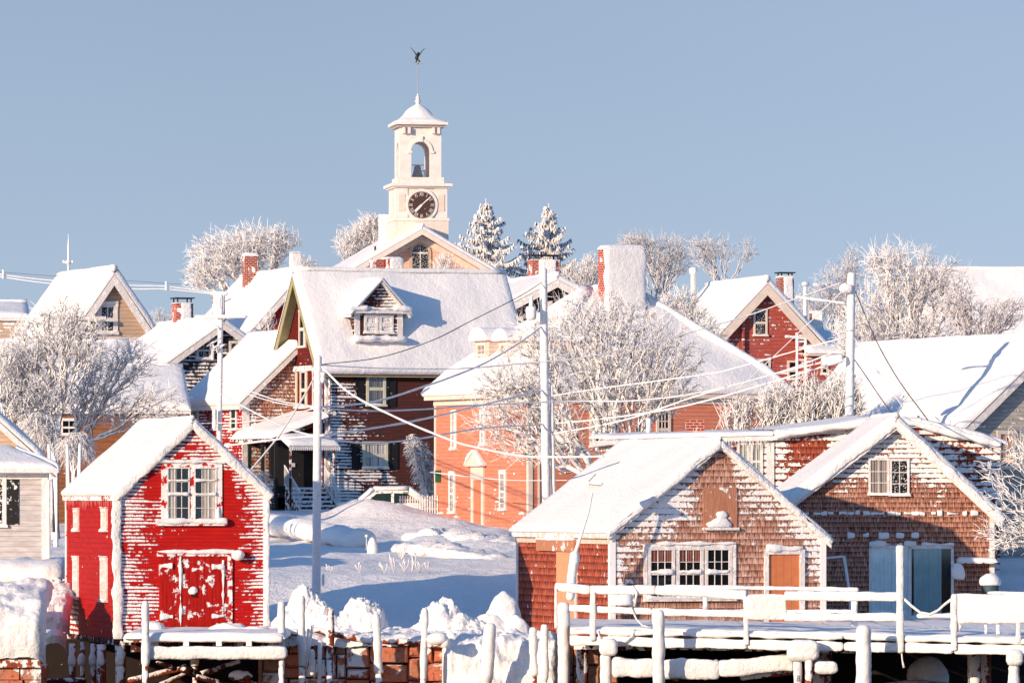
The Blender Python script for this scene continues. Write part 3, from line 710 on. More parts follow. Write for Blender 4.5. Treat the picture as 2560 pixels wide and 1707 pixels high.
for i in range(22):
    a = .15+i*.24+rr.uniform(-.05, .05)
    if a < W-.3:
        z = f.fr(2230, 1283)[1]+rr.uniform(-.01, .01); s = MB(); s.beam((a, -.03, z), (a+rr.uniform(.12, .26), -.03, z), .07, rr.uniform(.06, .14), .03, 8, .08); s.build('clinging_snow', SN, f.root, True)
        if i % 2 == 0 and a < 3.6: s = MB(); s.beam((a, -.03, z-.62), (a+rr.uniform(.1, .3), -.03, z-.62), .07, rr.uniform(.08, .15), .03, 8, .08); s.build('clinging_snow', SN, f.root, True)
# wall shelf at right with cord
a, z = f.fr(2392, 1405)
m = MB(); m.box(a, a+1.1, -.35, 0, z-.03, z); sh = m.build('wall_shelf', WOOD, f.root)
s = MB(); s.pillow([(a-.02, -.37, z), (a+1.12, -.37, z), (a+1.12, 0, z+.02), (a-.02, 0, z+.02)], .14, (1, 1, 0, 1), .12, .1); s.build('shelf_snow', SN, sh, True)
# flat-roofed block behind
f = Fr('flat_roofed_block', 'long flat-roofed shingle block plastered with snow behind the gabled boathouse', 'building', 1542, 1600, 167.5, 3)
W = f.W(2500)
tops = [(0, f.fr(1542, 1098)[1])]+[(f.W(X), f.fr(X, Y)[1]) for X, Y in ((1930, 1088), (1938, 1086), (2190, 1052), (2300, 1056), (2400, 1078), (2500, 1112))]
m = MB(); wallmesh(m, 'f', 0, tops, lambda a, z: .72 if a > 3.4 and not (5.0 < a < 6.2 and z > 4.9) else .45, .4); m.build('front_wall', SHINGR, f.root)
m = MB(); m.poly((0, 0, 0), (0, 8, 0), (0, 8, tops[0][1]), (0, 0, tops[0][1])); m.poly((W, 0, 0), (W, 8, 0), (W, 8, tops[-1][1]), (W, 0, tops[-1][1])); m.build('side_wall', SHING, f.root)
m = MB()
for (a, z), (b, q) in zip(tops, tops[1:]):
    m.prism([(a-.003, -.2, z-.16), (b, -.2, q-.16), (b, -.2, q), (a-.003, -.2, z)], (0, 8.4, 0))
m.box(-.25, -.003, -.2, 8.2, tops[0][1]-.16, tops[0][1])
r = m.build('roof', TRIM, f.root); s = MB()
tt = [(-.3, tops[0][1])]+tops[1:-1]+[(W+.2, tops[-1][1])]
for i, ((a, z), (b, q)) in enumerate(zip(tt, tt[1:])):
    if b-a < .2: continue
    s.pillow([(a, -.26, z), (b, -.26, q), (b, 8.2, q+.12), (a, 8.2, z+.12)], .14, (1, i == len(tt)-2, 1, i == 0), .16, .3, .03)
s.beam((f.W(1935), -.3, tops[1][1]+.0), (f.W(2200), -.3, tops[3][1]+.0), .3, .22, .03)
s.beam((f.W(2240), -.25, tops[3][1]+.04), (f.W(2500), -.25, tops[-1][1]), .2, .22, .03)
s.build('roof_snow', SN, r, True)
m = MB(); a = f.W(1930); m.box(a-.16, a+.06, -.05, 0, 0, tops[1][1]-.2); m.build('corner_board', TRIM, f.root)
window(f, 'f', 1842, 1112, 1874, 1195, 2, 2, .08, curtain=((0, 1, mat_paint('green_blind', (.42, .45, .38), .9)),)); window(f, 'f', 1875, 1112, 1907, 1195, 2, 2, .08, curtain=((0, 1, mat_paint('green_blind', (.42, .45, .38), .9)),))
m = MB()
for i in range(26):
    a = f.W(1815+i*4+rr.uniform(-2, 2)); h = rr.uniform(.05, .32); z = tops[1][1]-.15; m.tube([(a, -.22, z), (a, -.22, z-h)], [.012, .003], 4)
m.build('icicle_fringe', TRIM, f.root)
m = MB(); a, z = f.fr(1622, 1075, 2.0); m.tube([(a, 2, z-.1), (a, 2, z+.35)], .08, 10); p = m.build('vent_pipe', SNR, f.root, True)
chimney(f, f.W(1738), f.W(1782), 3.0, 3.5, tops[0][1], tops[0][1]+.62, BRICK, 0, cap=False)
m = MB(); a, z = f.fr(2296, 1056, .8); m.tube([(a, .8, z-.1), (a, .8, z+.2)], .035, 8); m.build('vent_pipe', BLACK, f.root)
# ================================================================= MAROON HOUSE with dormer
def Zg(D, dz=-.4): return yz(gbase(D)+dz, D)
f = Fr('maroon_house', 'dark maroon clapboard house with steep snowy roof, gabled dormer and shuttered windows', 'house', 815, Zg(222), 222, 24)
W = f.W(1300); L = f.L(702); ze = f.fr(815, 915)[1]; zr = ze+3.55
def cmar(a, z):
    c = .10+.62*math.exp(-(a/1.7)**2)*(1 if z < ze-.6 else .25)+.16*math.exp(-((z-1.2)/1.5)**2)+.22*math.exp(-(((a-2.3)/1.8)**2+((z-1.7)/.9)**2))
    return c
walls_x(f, W, L, ze, zr, MAROON, MAROONG, covf=cmar, covs=lambda a, z: .30 if abs(z-ze) < .22 else .06)
corner_boards(f, W, L, ze, .12, mat_paint('maroon_corner', (.55, .5, .5), .6, .5))
r = gable_roof_x(f, W, L, ze, zr, .10, .24, .28, .42, TRIMO, .34)
r['label'] = 'steep snowy roof with olive green rake boards'
m = MB(); m.box(-.3, W+.3, -.34, -.28, ze-.34, ze-.2); m.build('gutter', mat_paint('rust_gutter', (.20, .05, .04), .5), r)
m = MB(); m.box(-.12, -.03, 0, L, ze-.15, ze+.05); m.build('belt_board', mat_paint('snowy_belt', (.25, .1, .08), .6, .6), f.root)
# gable windows on the left side
window(f, 's', 749, 780, 766, 866, 1, 2, .08, trim=TRIMC, sillsnow=.04, curtain=((0, .4, CURT),), mt=.04)
for X0 in (727, 752, 783): window(f, 's', X0, 932, X0+17, 1018, 1, 2, .09, trim=TRIMC, sillsnow=.04, curtain=((0, .35, CURT),), mt=.04)
def shuttered(X0, Y0, X1, Y1, **k):
    w_ = window(f, 'f', X0, Y0, X1, Y1, 1, 2, .11, trim=TRIMG, mt=.04, **k)
    b0 = f.fr(X0, Y1)[1]; b1 = f.fr(X0, Y0)[1]
    for (p, q) in ((X0-27, X0-6), (X1+3, X1+24)):
        a0 = f.fr(p, Y0)[0]; a1 = f.fr(q, Y0)[0]; m = MB()
        m.box(a0, a0+.05, -.05, 0, b0-.05, b1+.1); m.box(a1-.05, a1, -.05, 0, b0-.05, b1+.1)
        for t_ in (0, .48, .97): z = b0-.05+(b1-b0+.1)*t_; m.box(a0, a1, -.045, 0, z, z+.06)
        m.box(a0+.04, a1-.04, -.02, 0, b0-.04, b1+.08)
        sh = m.build('shutter', mat_paint('black_shutter_rimed', (.015, .013, .013), .6, .32), f.root)
    return w_
shuttered(915, 932, 964, 1012, curtain=((0, 1, mat_paint('grey_blind', (.16, .15, .16), .9)),))
shuttered(906, 1110, 969, 1168, curtain=((0, 1, mat_paint('lace_curtain', (.55, .5, .47), .9)),))
# dormer
a0 = f.fr(873, 820, .9)[0]; a1 = f.fr(990, 820, .9)[0]; zb = f.fr(930, 842, .3)[1]; ze2 = f.fr(930, 776, .9)[1]; zt2 = f.fr(930, 708, .9)[1]
DY = .30; am = (a0+a1)/2+.02; dl = 2.6
m = MB(); m.cov = .50
wallmesh(m, 'f', DY, [(a0, ze2), (am, zt2), (a1, ze2)], lambda a, z: .62 if z > ze2 else .5)
for v in range(len(m.v)): pass
d = m.build('dormer', MAROON, f.root)
m = MB(); m.poly((a0, DY, zb-.6), (a0, DY, ze2), (a0, DY+dl, ze2), (a0, DY+dl, zb-.6)); m.poly((a1, DY, zb-.6), (a1, DY+dl, zb-.6), (a1, DY+dl, ze2), (a1, DY, ze2)); m.cov = .45
m.c = [.45]*len(m.v); m.build('dormer_cheek', MAROON, d)
m = MB(); s = MB(); o = .28; slp = (zt2-ze2)/((a1-a0)/2)
for (p, q) in (((a0-o, ze2-o*slp), (am, zt2)), ((a1+o, ze2-o*slp), (am, zt2))):
    m.prism([(p[0], DY-.25, p[1]), (q[0], DY-.25, q[1]), (q[0], DY-.25, q[1]+.09), (p[0], DY-.25, p[1]+.09)], (0, dl+.4, 0))
    s.pillow([(p[0]+math.copysign(.04, p[0]-q[0]), DY-.3, p[1]+.09), (p[0]+math.copysign(.04, p[0]-q[0]), DY+dl+.15, p[1]+.09), (q[0], DY+dl+.15, q[1]+.09), (q[0], DY-.3, q[1]+.09)], .17, (1, 1, 0, 1), .2, .3)
s.beam((a0-.34, DY-.18, ze2+.03), (a0+.45, DY-.18, ze2+.06), .3, .2, .03); s.beam((a1-.45, DY-.18, ze2+.06), (a1+.34, DY-.18, ze2+.03), .3, .2, .03)
s.beam((a0+.3, DY-.14, ze2+.05), (a1-.3, DY-.14, ze2+.05), .16, .14, .03)
m.box(a0-o-.05, a1+o+.05, DY-.24, DY-.003, ze2-.14, ze2-.02)
dr_ = m.build('dormer_roof', TRIM, d); s.build('roof_snow', SN, dr_, True)
wa0 = a0+.38; wa1 = a1-.38; wm = (wa0+wa1)/2; zt_ = ze2-.18
for (p, q) in ((wa0, wm-.02), (wm+.02, wa1)):
    window_m(f.root, 'f', DY, p, q, zb+.18, zt_-.1, 1, 2, .1, TRIM, mat_glass('snow_plastered_glass', speck=.56), None, .05, mt=.05)
m = MB(); m.box(a0-.03, a0+.2, DY-.03, DY, zb-.5, ze2-.14); m.build('dormer_trim', TRIM, d); m = MB(); m.box(a1-.2, a1+.03, DY-.03, DY, zb-.5, ze2-.14); m.build('dormer_trim', TRIM, d)
# drift at the dormer foot
s = MB(); 
pA = DY*.0
s.beam((a0-.1, DY-.12, zb-.08), (a1+.1, DY-.12, zb-.08), .6, .25, .06, 14, .15); s.build('dormer_drift', SN, d, True)
# small vent lump on roof
s = MB(); a, z = f.fr(1082, 853, .6); s.blob((a, .62, z-.05), .22, .2, .16, .2, 3); s.build('roof_vent', SN, r, True)
# round meter on wall
a, z = f.fr(833, 1033); m = MB(); m.tube([(a, -.12, z), (a, 0, z)], .09, 10); m.build('wall_meter', TRIM, f.root)
# downpipe at the corner
m = MB(); m.tube([(-.15, .1, ze-.1), (-.15, .1, 0)], .05, 8); m.tube([(.1, -.12, ze-.1), (.1, -.12, .2)], .05, 8); m.build('downpipe', mat_paint('bronze_pipe', (.25, .2, .2), .5, .5), f.root)
# chimney behind ridge
chimney(f, f.W(1003), f.W(1030), L/2+.4, L/2+.9, zr-.5, f.fr(1003, 648, L/2)[1], BRICKB, 0)
chimney(f, f.W(1032), f.W(1068), L/2+.2, L/2+.8, zr-.5, f.fr(1032, 648, L/2)[1], BRICKB, .1, plaster=.9)
# ---- porch along the gable side of the maroon house
PX = -2.2; zp = f.sd(600, 1098, PX)[1]; PL = L-.6
pr = MB(); pr.prism([(PX-.15, -.3, zp-.14), (-.035, -.3, zp+.7), (-.035, -.3, zp+.82), (PX-.15, -.3, zp)], (0, PL, 0))
po = pr.build('porch_roof', WOODD, f.root)
s = MB(); s.pillow([(PX-.25, -.4, zp), (PX-.25, PL-.1, zp), (-.04, PL-.1, zp+.85), (-.04, -.4, zp+.85)], .26, (1, 1, 0, 1), .55, .25, .08)
s.build('porch_roof_snow', SN, po, True)
m = MB(); m.prism([(PX+.15, -1.25, zp-.36), (PX+.15, -.32, zp-.02), (PX+.15, -.32, zp+.03), (PX+.15, -1.25, zp-.31)], (2.15, 0, 0))
n = 24
for i in range(n):
    a = PX+.15+2.15*i/n; d_ = 2.15/n; m.poly((a, -1.26, zp-.30), (a+d_, -1.26, zp-.30), (a+d_*.9, -1.26, zp-.44), (a+d_*.5, -1.26, zp-.48), (a+d_*.1, -1.26, zp-.44))
aw_ = m.build('awning', TRIM, f.root)
s = MB(); s.pillow([(PX+.1, -1.3, zp-.3), (.05, -1.3, zp-.3), (.05, -.3, zp+.06), (PX+.1, -.3, zp+.06)], .15, (1, 1, 0, 1), .2, .2, .04); s.build('awning_snow', SN, aw_, True)
for y in (-.2, 1.2, 2.6, PL-.5):
    m = MB(); m.box(PX-.02, PX+.1, y, y+.12, .3, zp-.1); m.build('porch_post', BLACK, po)
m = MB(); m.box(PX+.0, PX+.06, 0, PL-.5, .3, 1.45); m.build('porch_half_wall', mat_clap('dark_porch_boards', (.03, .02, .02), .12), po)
m = MB(); m.box(PX+.1, -.05, -.2, PL-.4, .85, 1.0); m.build('porch_floor', WOODD, po)
for y in (.7, 1.75): m = MB(); m.box(PX+.3, PX+.35, y, y+.35, 1.5, zp-.3); m.build('porch_window', CURT, po)
for x in (PX+.2, -.18): m = MB(); m.box(x, x+.07, -1.2, -1.13, .4, zp-.3); m.build('awning_post', WOODD, aw_)
m = MB(); m.box(-1.25, -1.08, .55, .56, 2.05, 2.2); m.build('notice_card', TRIM, f.root)
m = MB(); m.box(PX+.1, -.05, .6, .68, .9, zp-.1); m.build('porch_inner_wall', BLACK, po)
st = MB(); ss = MB(); ax0 = PX+.35; ax1 = -.3
for i in range(6):
    z = .15+.17*(6-i); y = -.3-.28*i; st.box(ax0, ax1, y-.28, y, 0, z); ss.box(ax0+.01, ax1-.01, y-.29, y-.01, z+.004, z+.08)
stp = st.build('porch_steps', WOODD, f.root); ss.build('step_snow', SN, stp)
for a in (ax0-.05, ax1+.05):
    m = MB(); pA = Vector((a, -.4, 2.1)); pB = Vector((a, -2.1, 1.05)); m.tube([pA, pB], .03, 6); m.tube([pA-Vector((0, 0, .72)), pB-Vector((0, 0, .72))], .025, 6)
    for i in range(14): q = pA.lerp(pB, i/13); m.tube([q-Vector((0, 0, .78)), q], .015, 5)
    m.build('stair_railing', TRIM, stp)

# ================================================================= TAN GABLE HOUSE
f = Fr('tan_gable_house', 'tan clapboard gable house with wide white rakes and frosted attic window at left', 'house', 186, Zg(250), 250, 20)
W = f.W(374); L = 8.5; rx, zr = f.fr(277, 692); ze = f.fr(186, 815)[1]-.3; rx = W/2
walls_y(f, W, L, ze, zr, TAN, covf=lambda a, z: .52 if a < W*.45 else .12)
gable_roof_y(f, W, L, ze, zr, .14, .28, .55, .35, fas=.42, trim=TRIM, ob=.2)
window(f, 'f', 243, 768, 294, 830, 2, 2, .2, glass=GLS, meet=True, mt=.05, head=.08)
m = MB(); z = f.fr(240, 848)[1]; m.box(-.1, W+.1, -.08, 0, z-.15, z+.1); m.box(-1.2, 1.3, -.5, -.42, ze+.55, ze+.72); m.build('trim_band', TRIM, f.root)
# antenna on far side
b = P(171, 680, 262)
t = thing('roof_antenna', 'thin frosted antenna with round insulator ring above the tan gable house', 'antenna', b)
m = MB(); m.tube([(0, 0, -1.0), (0, 0, 1.2)], .045, 6); m.tube([(0, 0, 1.2), (0, 0, 1.35), (0, 0, 1.75)], [.05, .03, .01], 6); m.build('mast', SNR, t)
m = MB(); m.tube([(-.22, 0, .45), (.22, 0, .45)], .06, 6); m.blob((0, 0, .45), .12, .12, .12, .1, z0=-.9); m.blob((-.2, 0, .47), .07, .07, .08, .1, z0=-.9); m.blob((.2, 0, .47), .07, .07, .08, .1, z0=-.9); m.build('crossbar', SNR, t, True)
# ================================================================= LONG BROWN BUILDING
f = Fr('long_brown_building', 'long low brown clapboard building under deep snow behind the frosted trees at left', 'building', -300, Zg(205, -.5), 205, 8)
W = f.W(467); L = 6; ze = f.fr(460, 1028)[1]; 
zr = f.fr(437, 935, 3)[1]
walls_x(f, W, L, ze, zr, BROWN, covf=lambda a, z: .16 if a < W*.75 else .48)
gable_roof_x(f, W, L, ze, zr, .1, .22, .2, .1)
m = MB(); q = [(i*W/60, 3, zr+.36+.03*nz(i*.9, 1)) for i in range(61)]; m.tube(q, .035, 5); m.build('ridge_flashing', WOODD, f.root)
for X in (60, 150, 330): window(f, 'f', X, 1052, X+45, 1085, 2, 2, .1)
f = Fr('snowbound_outbuilding', 'plain outbuilding with broad unbroken snow roof between tan house and brown building', 'building', -260, Zg(222, -.5), 222, 8)
W = f.W(330); ze = f.fr(330, 960)[1]; zr = f.fr(330, 872, 3)[1]
walls_x(f, W, 6, ze, zr, BROWN); gable_roof_x(f, W, 6, ze, zr, .1, .22, .2, .1)
# ================================================================= CHARCOAL HOUSE
f = Fr('charcoal_house', 'charcoal clapboard house with snow-streaked gable and metal-capped red chimney', 'house', 366, Zg(235), 235, 20)
W = f.W(737); L = 9; rx = W/2; zr = f.fr(551, 815)[1]; ze = zr-W/2*.70
walls_y(f, W, L, ze, zr, CHAR, covf=lambda a, z: .56 if z < ze+1.4 else .50)
gable_roof_y(f, W, L, ze, zr, .12, .24, .5, .4, fas=.2)
window(f, 'f', 490, 856, 528, 896, 2, 2, .1, glass=GLS); window(f, 'f', 572, 858, 607, 888, 2, 2, .1, glass=GLS)
m = MB(); m.tube([f.fr(530, 900)[:1]+(-.1,)+(f.fr(530, 900)[1],), f.fr(530, 848)[:1]+(-.1,)+(f.fr(530, 848)[1],)], .06, 6); m.build('vent_stack', TRIM, f.root)
a = f.fr(441, 780, 6.0); b_ = f.fr(483, 780, 6.0)
chimney(f, a[0], b_[0], 6.0, 6.7, ze, f.fr(441, 758, 6.0)[1], BRICKB, .05, cap=True, plaster=.55)
# ================================================================= LOW RED HOUSE
f = Fr('low_red_house', 'low house with red side wall, shingled gable and smooth snow roof beside the maroon house', 'house', 608, Zg(224), 224, 25)
W = 5.4; L = f.L(470); ze = f.fr(608, 1005)[1]; zr = ze+2.5
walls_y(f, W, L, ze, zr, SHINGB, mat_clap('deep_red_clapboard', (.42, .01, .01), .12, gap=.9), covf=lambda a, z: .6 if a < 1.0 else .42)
gable_roof_y(f, W, L, ze, zr, .12, .24, .25, .2, fas=.18)
for X in (482, 531, 577): window(f, 's', X, 1022, X+16, 1072, 1, 2, .1, sillsnow=.03)
m = MB(); m.box(-.05, .25, -.04, 0, 0, ze); m.build('corner_board', TRIM, f.root)
# ================================================================= RED HOUSE with tall chimney
f = Fr('bright_red_house', 'bright red gabled house with tall narrow brick chimney on its snowy roof', 'house', 612, Zg(255), 255, 18)
W = f.W(890); L = 10; rx, zr = f.fr(751, 690); rx = W/2; ze = zr-rx*1.12
walls_y(f, W, L, ze, zr, BRIGHTRED, covf=lambda a, z: .22 if z < zr-1.4 else .45)
r = gable_roof_y(f, W, L, ze, zr, .14, .24, .3, .3, fas=.26)
a = f.fr(613, 700, 7.0)[0]; b_ = f.fr(645, 700, 7.0)[0]
chimney(f, a, b_, 7.0, 7.5, ze, f.fr(613, 640, 7.0)[1], BRICK, .16)
a = f.fr(731, 700, .8)[0]; b_ = f.fr(752, 700, .8)[0]
chimney(f, a, b_, .8, 1.3, zr-.6, f.fr(731, 632, .8)[1], SNR, .08)
m = MB(); a, z = f.fr(640, 680, L/2)
for i in range(30): y = 1.2+i*.25; m.blob((rx+rr.uniform(-.05, .05), y, zr+.42), .06, .07, .05, .3, 6, 6, 4)
m.build('ridge_shingles', WOODD, r)
# free white chimney of a house behind the red one
b = P(531, 860, 238)
t = thing('white_rimed_chimney', 'pale rimed chimney stack beside the crossarm pole, red brick showing on its left edge', 'chimney', b)
m = MB(); m.box(0, .5, 0, .55, 0, 2.05); m.build('brickwork', BRICK, t)
m = MB(); m.beam((.27, -.03, .0), (.27, -.03, 2.15), .46, .10, .02, 14, .15, up=(0, 1, 0), r=.2); m.box(-.06, .6, -.06, .6, 2.05, 2.2); m.build('plastered_snow', SNR, t)
# ================================================================= SALMON HOUSE with hipped roof
f = Fr('salmon_house', 'salmon clapboard house with hipped snow roof, arched dormers and huge white-plastered chimney', 'house', 1322, Zg(200, -.6), 200, 25)
W = f.W(1955); L = f.L(1087); ze = f.fr(1322, 985)[1]
walls_x(f, W, L, ze, ze, SALM, covf=cv(.12), covs=lambda a, z: .14+.22*math.exp(-((z-1.3)/.9)**2))
corner_boards(f, W, L, ze, .14, TRIMC)
m = MB(); m.box(-.3, W+.3, -.3, -.035, ze-.10, ze+.06); m.box(-.3, -.035, -.035, L+.3, ze-.10, ze+.06); m.box(-.06, -.032, 0, L, ze-.3, ze-.1); m.box(-.03, W, -.06, -.032, ze-.3, ze-.1)
co = m.build('cornice', TRIMC, f.root)
zt = f.fr(1550, 722, L/2)[1]; e = .35; r0 = W*.42; r1 = W*.60; zc = ze+.06
hp = [(-e, -e, zc), (W+e, -e, zc), (W+e, L+e, zc), (-e, L+e, zc), (r0, L/2, zt-.25), (r1, L/2, zt-.25)]
m = MB(); m.add(hp, [(0, 1, 5, 4), (1, 2, 5), (2, 3, 4, 5), (3, 0, 4), (3, 2, 1, 0)]); r = m.build('roof', TRIMC, f.root)
s = MB()
s.pillow([hp[0], hp[1], hp[5], hp[4]], .25, (1, 0, 0, 0), .35, .3, .06); s.pillow([hp[3], hp[0], hp[4], hp[4]], .25, (1, 0, 0, 0), .35, .3, .06)
s.pillow([hp[1], hp[2], hp[5], hp[5]], .25, (1, 0, 0, 0), .35, .3, .06); s.pillow([hp[2], hp[3], hp[4], hp[5]], .25, (1, 0, 0, 0), .35, .4, .06)
for (p, q) in ((0, 4), (3, 4), (1, 5), (2, 5), (4, 5)):
    A = Vector(hp[p]); B = Vector(hp[q]); s.tube([A.lerp(B, i/16)+Vector((0, 0, .05+.14*min(1, i/3))) for i in range(17)], [.10+.12*min(1, i/3) for i in range(17)], 10)
s.build('roof_snow', SN, r, True)
# big chimney
ca, cz1 = f.fr(1513, 622, L/2-.9); cb, _ = f.fr(1606, 622, L/2-.9)
m = MB(); m.cov = .3; m.box(ca, cb, L/2-.9, L/2-.3, ze+.5, cz1); ch = m.build('chimney', BRICKB, f.root)
s = MB(); s.beam(((ca+cb)/2+.02, L/2-.96, ze+1.2), ((ca+cb)/2+.02, L/2-.96, cz1+.08), cb-ca+.10, .3, .035, 20, .12, up=(0, 1, 0), r=.13, capr=.12)
s.pillow([(ca-.02, L/2-1.05, cz1), (cb+.06, L/2-1.05, cz1), (cb+.06, L/2-.25, cz1), (ca-.02, L/2-.25, cz1)], .14, (1, 1, 1, 1), .15, .12, .03)
s.build('plastered_snow', mat_snow('pitted_rime', .035, 5.0), ch, True)
# dormers on the left slope (facing -x)
slx = (zt-ze)/(r0+e)
for (X0, X1, Yt, big) in ((1192, 1218, 832, 0), (1250, 1272, 838, 1), (1318, 1345, 835, 0)):
    dx = 1.0; y0, z0 = f.sd(X0, 912, dx); y1, _ = f.sd(X1, 912, dx); _, z1 = f.sd(X0, 862, dx)
    if y0 > y1: y0, y1 = y1, y0
    y0 -= .16; y1 += .16
    m = MB(); m.cov = .3; m.box(dx, dx+2.4, y0, y1, z0-.4, z1+.12)
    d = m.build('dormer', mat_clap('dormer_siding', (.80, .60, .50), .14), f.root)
    window_m(d, 's', dx, y0+.22, y1-.22, z0, z1-.04, 2, 4, .10, TRIMC, mat_glass('pale_frosted_glass', (.25, .2, .2), .35), None, .03, mt=.03)
    m = MB(); ym = (y0+y1)/2; n = 10; hr = (y1-y0)/2+.04
    ar = [(dx-.15, ym-hr*math.cos(math.pi*i/n), z1+.12+hr*.5*math.sin(math.pi*i/n)) for i in range(n+1)]
    m.prism(ar, (2.6, 0, 0)); rf = m.build('dormer_roof', TRIMC, d)
    s = MB(); ar = [(dx-.20, ym-(hr+.10)*math.cos(math.pi*i/n), z1+.14+(hr*.5+.16)*math.sin(math.pi*i/n)) for i in range(n+1)]
    s.prism(ar, (2.7, 0, 0)); s.build('roof_snow', SN, rf, False)
# windows on the left face
for (X0, Y0, X1, Y1) in ((1129, 1035, 1142, 1120), (1202, 1035, 1214, 1110), (1124, 1188, 1139, 1280), (1250, 1185, 1266, 1272)):
    window(f, 's', X0, Y0, X1, Y1, 3, 6 if Y0 > 1100 else 5, .11, trim=mat_paint('bright_white_trim', (.82, .78, .74), .6), sillsnow=.04, dep=.05, mt=.025, head=.05)
# door with pediment
y0, z1 = f.sd(1186, 1200); y1, z0 = f.sd(1206, 1325)
if y0 > y1: y0, y1 = y1, y0
m = MB(); pbox(m, 's', 0, y0, y1, 0, z1, 0, .02); d = m.build('front_door', DOORS, f.root)
m = MB(); pbox(m, 's', 0, y0-.2, y0, 0, z1, 0, .06); pbox(m, 's', 0, y1, y1+.2, 0, z1, 0, .06); pbox(m, 's', 0, y0-.2, y1+.2, z1, z1+.5, 0, .07)
m.prism([(-.22, y0-.38, z1+.5), (-.22, y1+.38, z1+.5), (-.22, (y0+y1)/2, z1+1.0)], (.22, 0, 0)); m.build('door_surround', TRIMC, d)
s = MB(); ym = (y0+y1)/2; s.beam((-.14, y0-.42, z1+.53), (-.14, ym, z1+1.08), .34, .10, .03, 8); s.beam((-.14, y1+.42, z1+.53), (-.14, ym, z1+1.08), .34, .10, .03, 8); s.build('pediment_snow', SN, d, True)
m = MB(); y, z = f.sd(1093, 1190); pbox(m, 's', 0, y-.35, y+.1, z-.22, z+.22, 0, .04); m.build('green_sign', mat_paint('green_sign', (.02, .09, .03), .5), f.root)
# windows on the right-hand face
for (X0, Y0, X1, Y1, n_) in ((1474, 1032, 1514, 1115, 4), (1640, 1032, 1676, 1115, 4), (1375, 1040, 1408, 1115, 4), (1480, 1180, 1515, 1270, 4)):
    window(f, 'f', X0, Y0, X1, Y1, 3, n_, .1, trim=TRIMC, sillsnow=.07, mt=.035)
m = MB(); m.box(.35, .42, -.04, -.001, 0, ze-.35); m.box(.55, .9, -.03, -.001, 0, 2.5); m.build('pilaster', TRIMC, f.root)
# ================================================================= BRICK-RED HOUSE at right
f = Fr('brick_red_house', 'brick-red clapboard house with cream rakes and a ladder against its wall', 'house', 1768, Zg(245), 245, 16)
W = f.W(2056); L = 8; zr = f.fr(1912, 716)[1]; rx = W/2; ze = zr-rx*1.04
walls_y(f, W, L, ze, zr, BRICKRED, covf=lambda a, z: .33)
gable_roof_y(f, W, L, ze, zr, .14, .25, .25, .35, fas=.42, trim=TRIMC)
window(f, 'f', 1883, 776, 1918, 838, 1, 2, .09, trim=TRIMC, glass=GLS, mt=.03); window(f, 'f', 1890, 902, 1926, 950, 1, 2, .09, trim=TRIMC, glass=GLS, mt=.03)
window(f, 'f', 1968, 906, 1994, 948, 1, 2, .09, trim=TRIMC, mt=.03)
m = MB(); a, z = f.fr(1856, 775); a2, z2 = f.fr(1886, 758); m.tube([(a, -.12, z-3.2), (a, -.12, z), (a2, -.12, z2), (a2, 0, z2)], .07, 6); m.build('downpipe', BRICKRED, f.root)
LADF = f
m = MB(); a0, z1 = f.fr(2012, 870, -.2); a1 = f.fr(2115, 870, -.2)[0]; zb = z1-.35
m.box(a0, a1, -.6, 2.4, 0, zb); ex = m.build('extension', BRICKRED, f.root)
m = MB(); m.prism([(a0-.1, -.9, zb+.0), (a1+.2, -.9, zb-.0), (a1+.2, -.9, zb+.1), (a0-.1, -.9, zb+.1)], (0, 3.6, 0)); er = m.build('extension_roof', TRIMC, ex)
s = MB(); s.pillow([(a0-.1, -.95, zb+.1), (a1+.25, -.95, zb+.1), (a1+.25, 2.4, zb+1.1), (a0-.1, 2.4, zb+1.1)], .2, (1, 1, 0, 1), .2, .3); s.build('roof_snow', SN, er, True)
a = f.fr(2040, 900, -.6); window(f, 'f', 2052, 905, 2070, 935, 1, 2, .08, c=-.6, trim=TRIMC)
a = f.fr(1951, 700, 5.0)[0]; b_ = f.fr(1985, 700, 5.0)[0]
chimney(f, a, b_, 5.0, 5.6, ze, f.fr(1951, 694, 5.0)[1], BRICK, .1, cap=True, plaster=.62)
# pipe and squat chimney right of it
b = P(2013, 800, 258); t = thing('white_flue_pipe', 'tall white snow-coated flue pipe right of the brick-red house roof', 'flue pipe', b)
m = MB(); m.beam((0, 0, -.6), (0, 0, 1.55), .2, .2, .01, 12, r=.5); m.build('pipe', SNR, t, True); m = MB(); m.lathe((0, 0, 1.55), [(.15, 0), (.17, .06), (.15, .15), (.02, .2)], 12); m.build('cap', SNR, t, True)
b = P(2025, 815, 256); t = thing('squat_white_chimney', 'squat snow-plastered chimney near the foot of the white flue pipe', 'chimney', b)
m = MB(); m.box(0, .5, 0, .5, -1.2, .55); m.build('brickwork', BRICK, t); m = MB(); m.box(.1, .53, -.05, .5, -1.2, .56); m.box(-.03, .55, -.06, .55, .56, .68); m.build('plastered_snow', SNR, t)
b = P(1733, 700, 252); t = thing('frosted_vent_stack', 'small capped vent stack coated in rime between bare trees and brick-red house', 'vent', b)
m = MB(); m.lathe((0, 0, -1.5), [(.12, 0), (.12, 1.75), (.18, 1.8), (.19, 1.95), (.13, 2.05), (.02, 2.08)], 12); m.build('pipe', SNR, t, True)
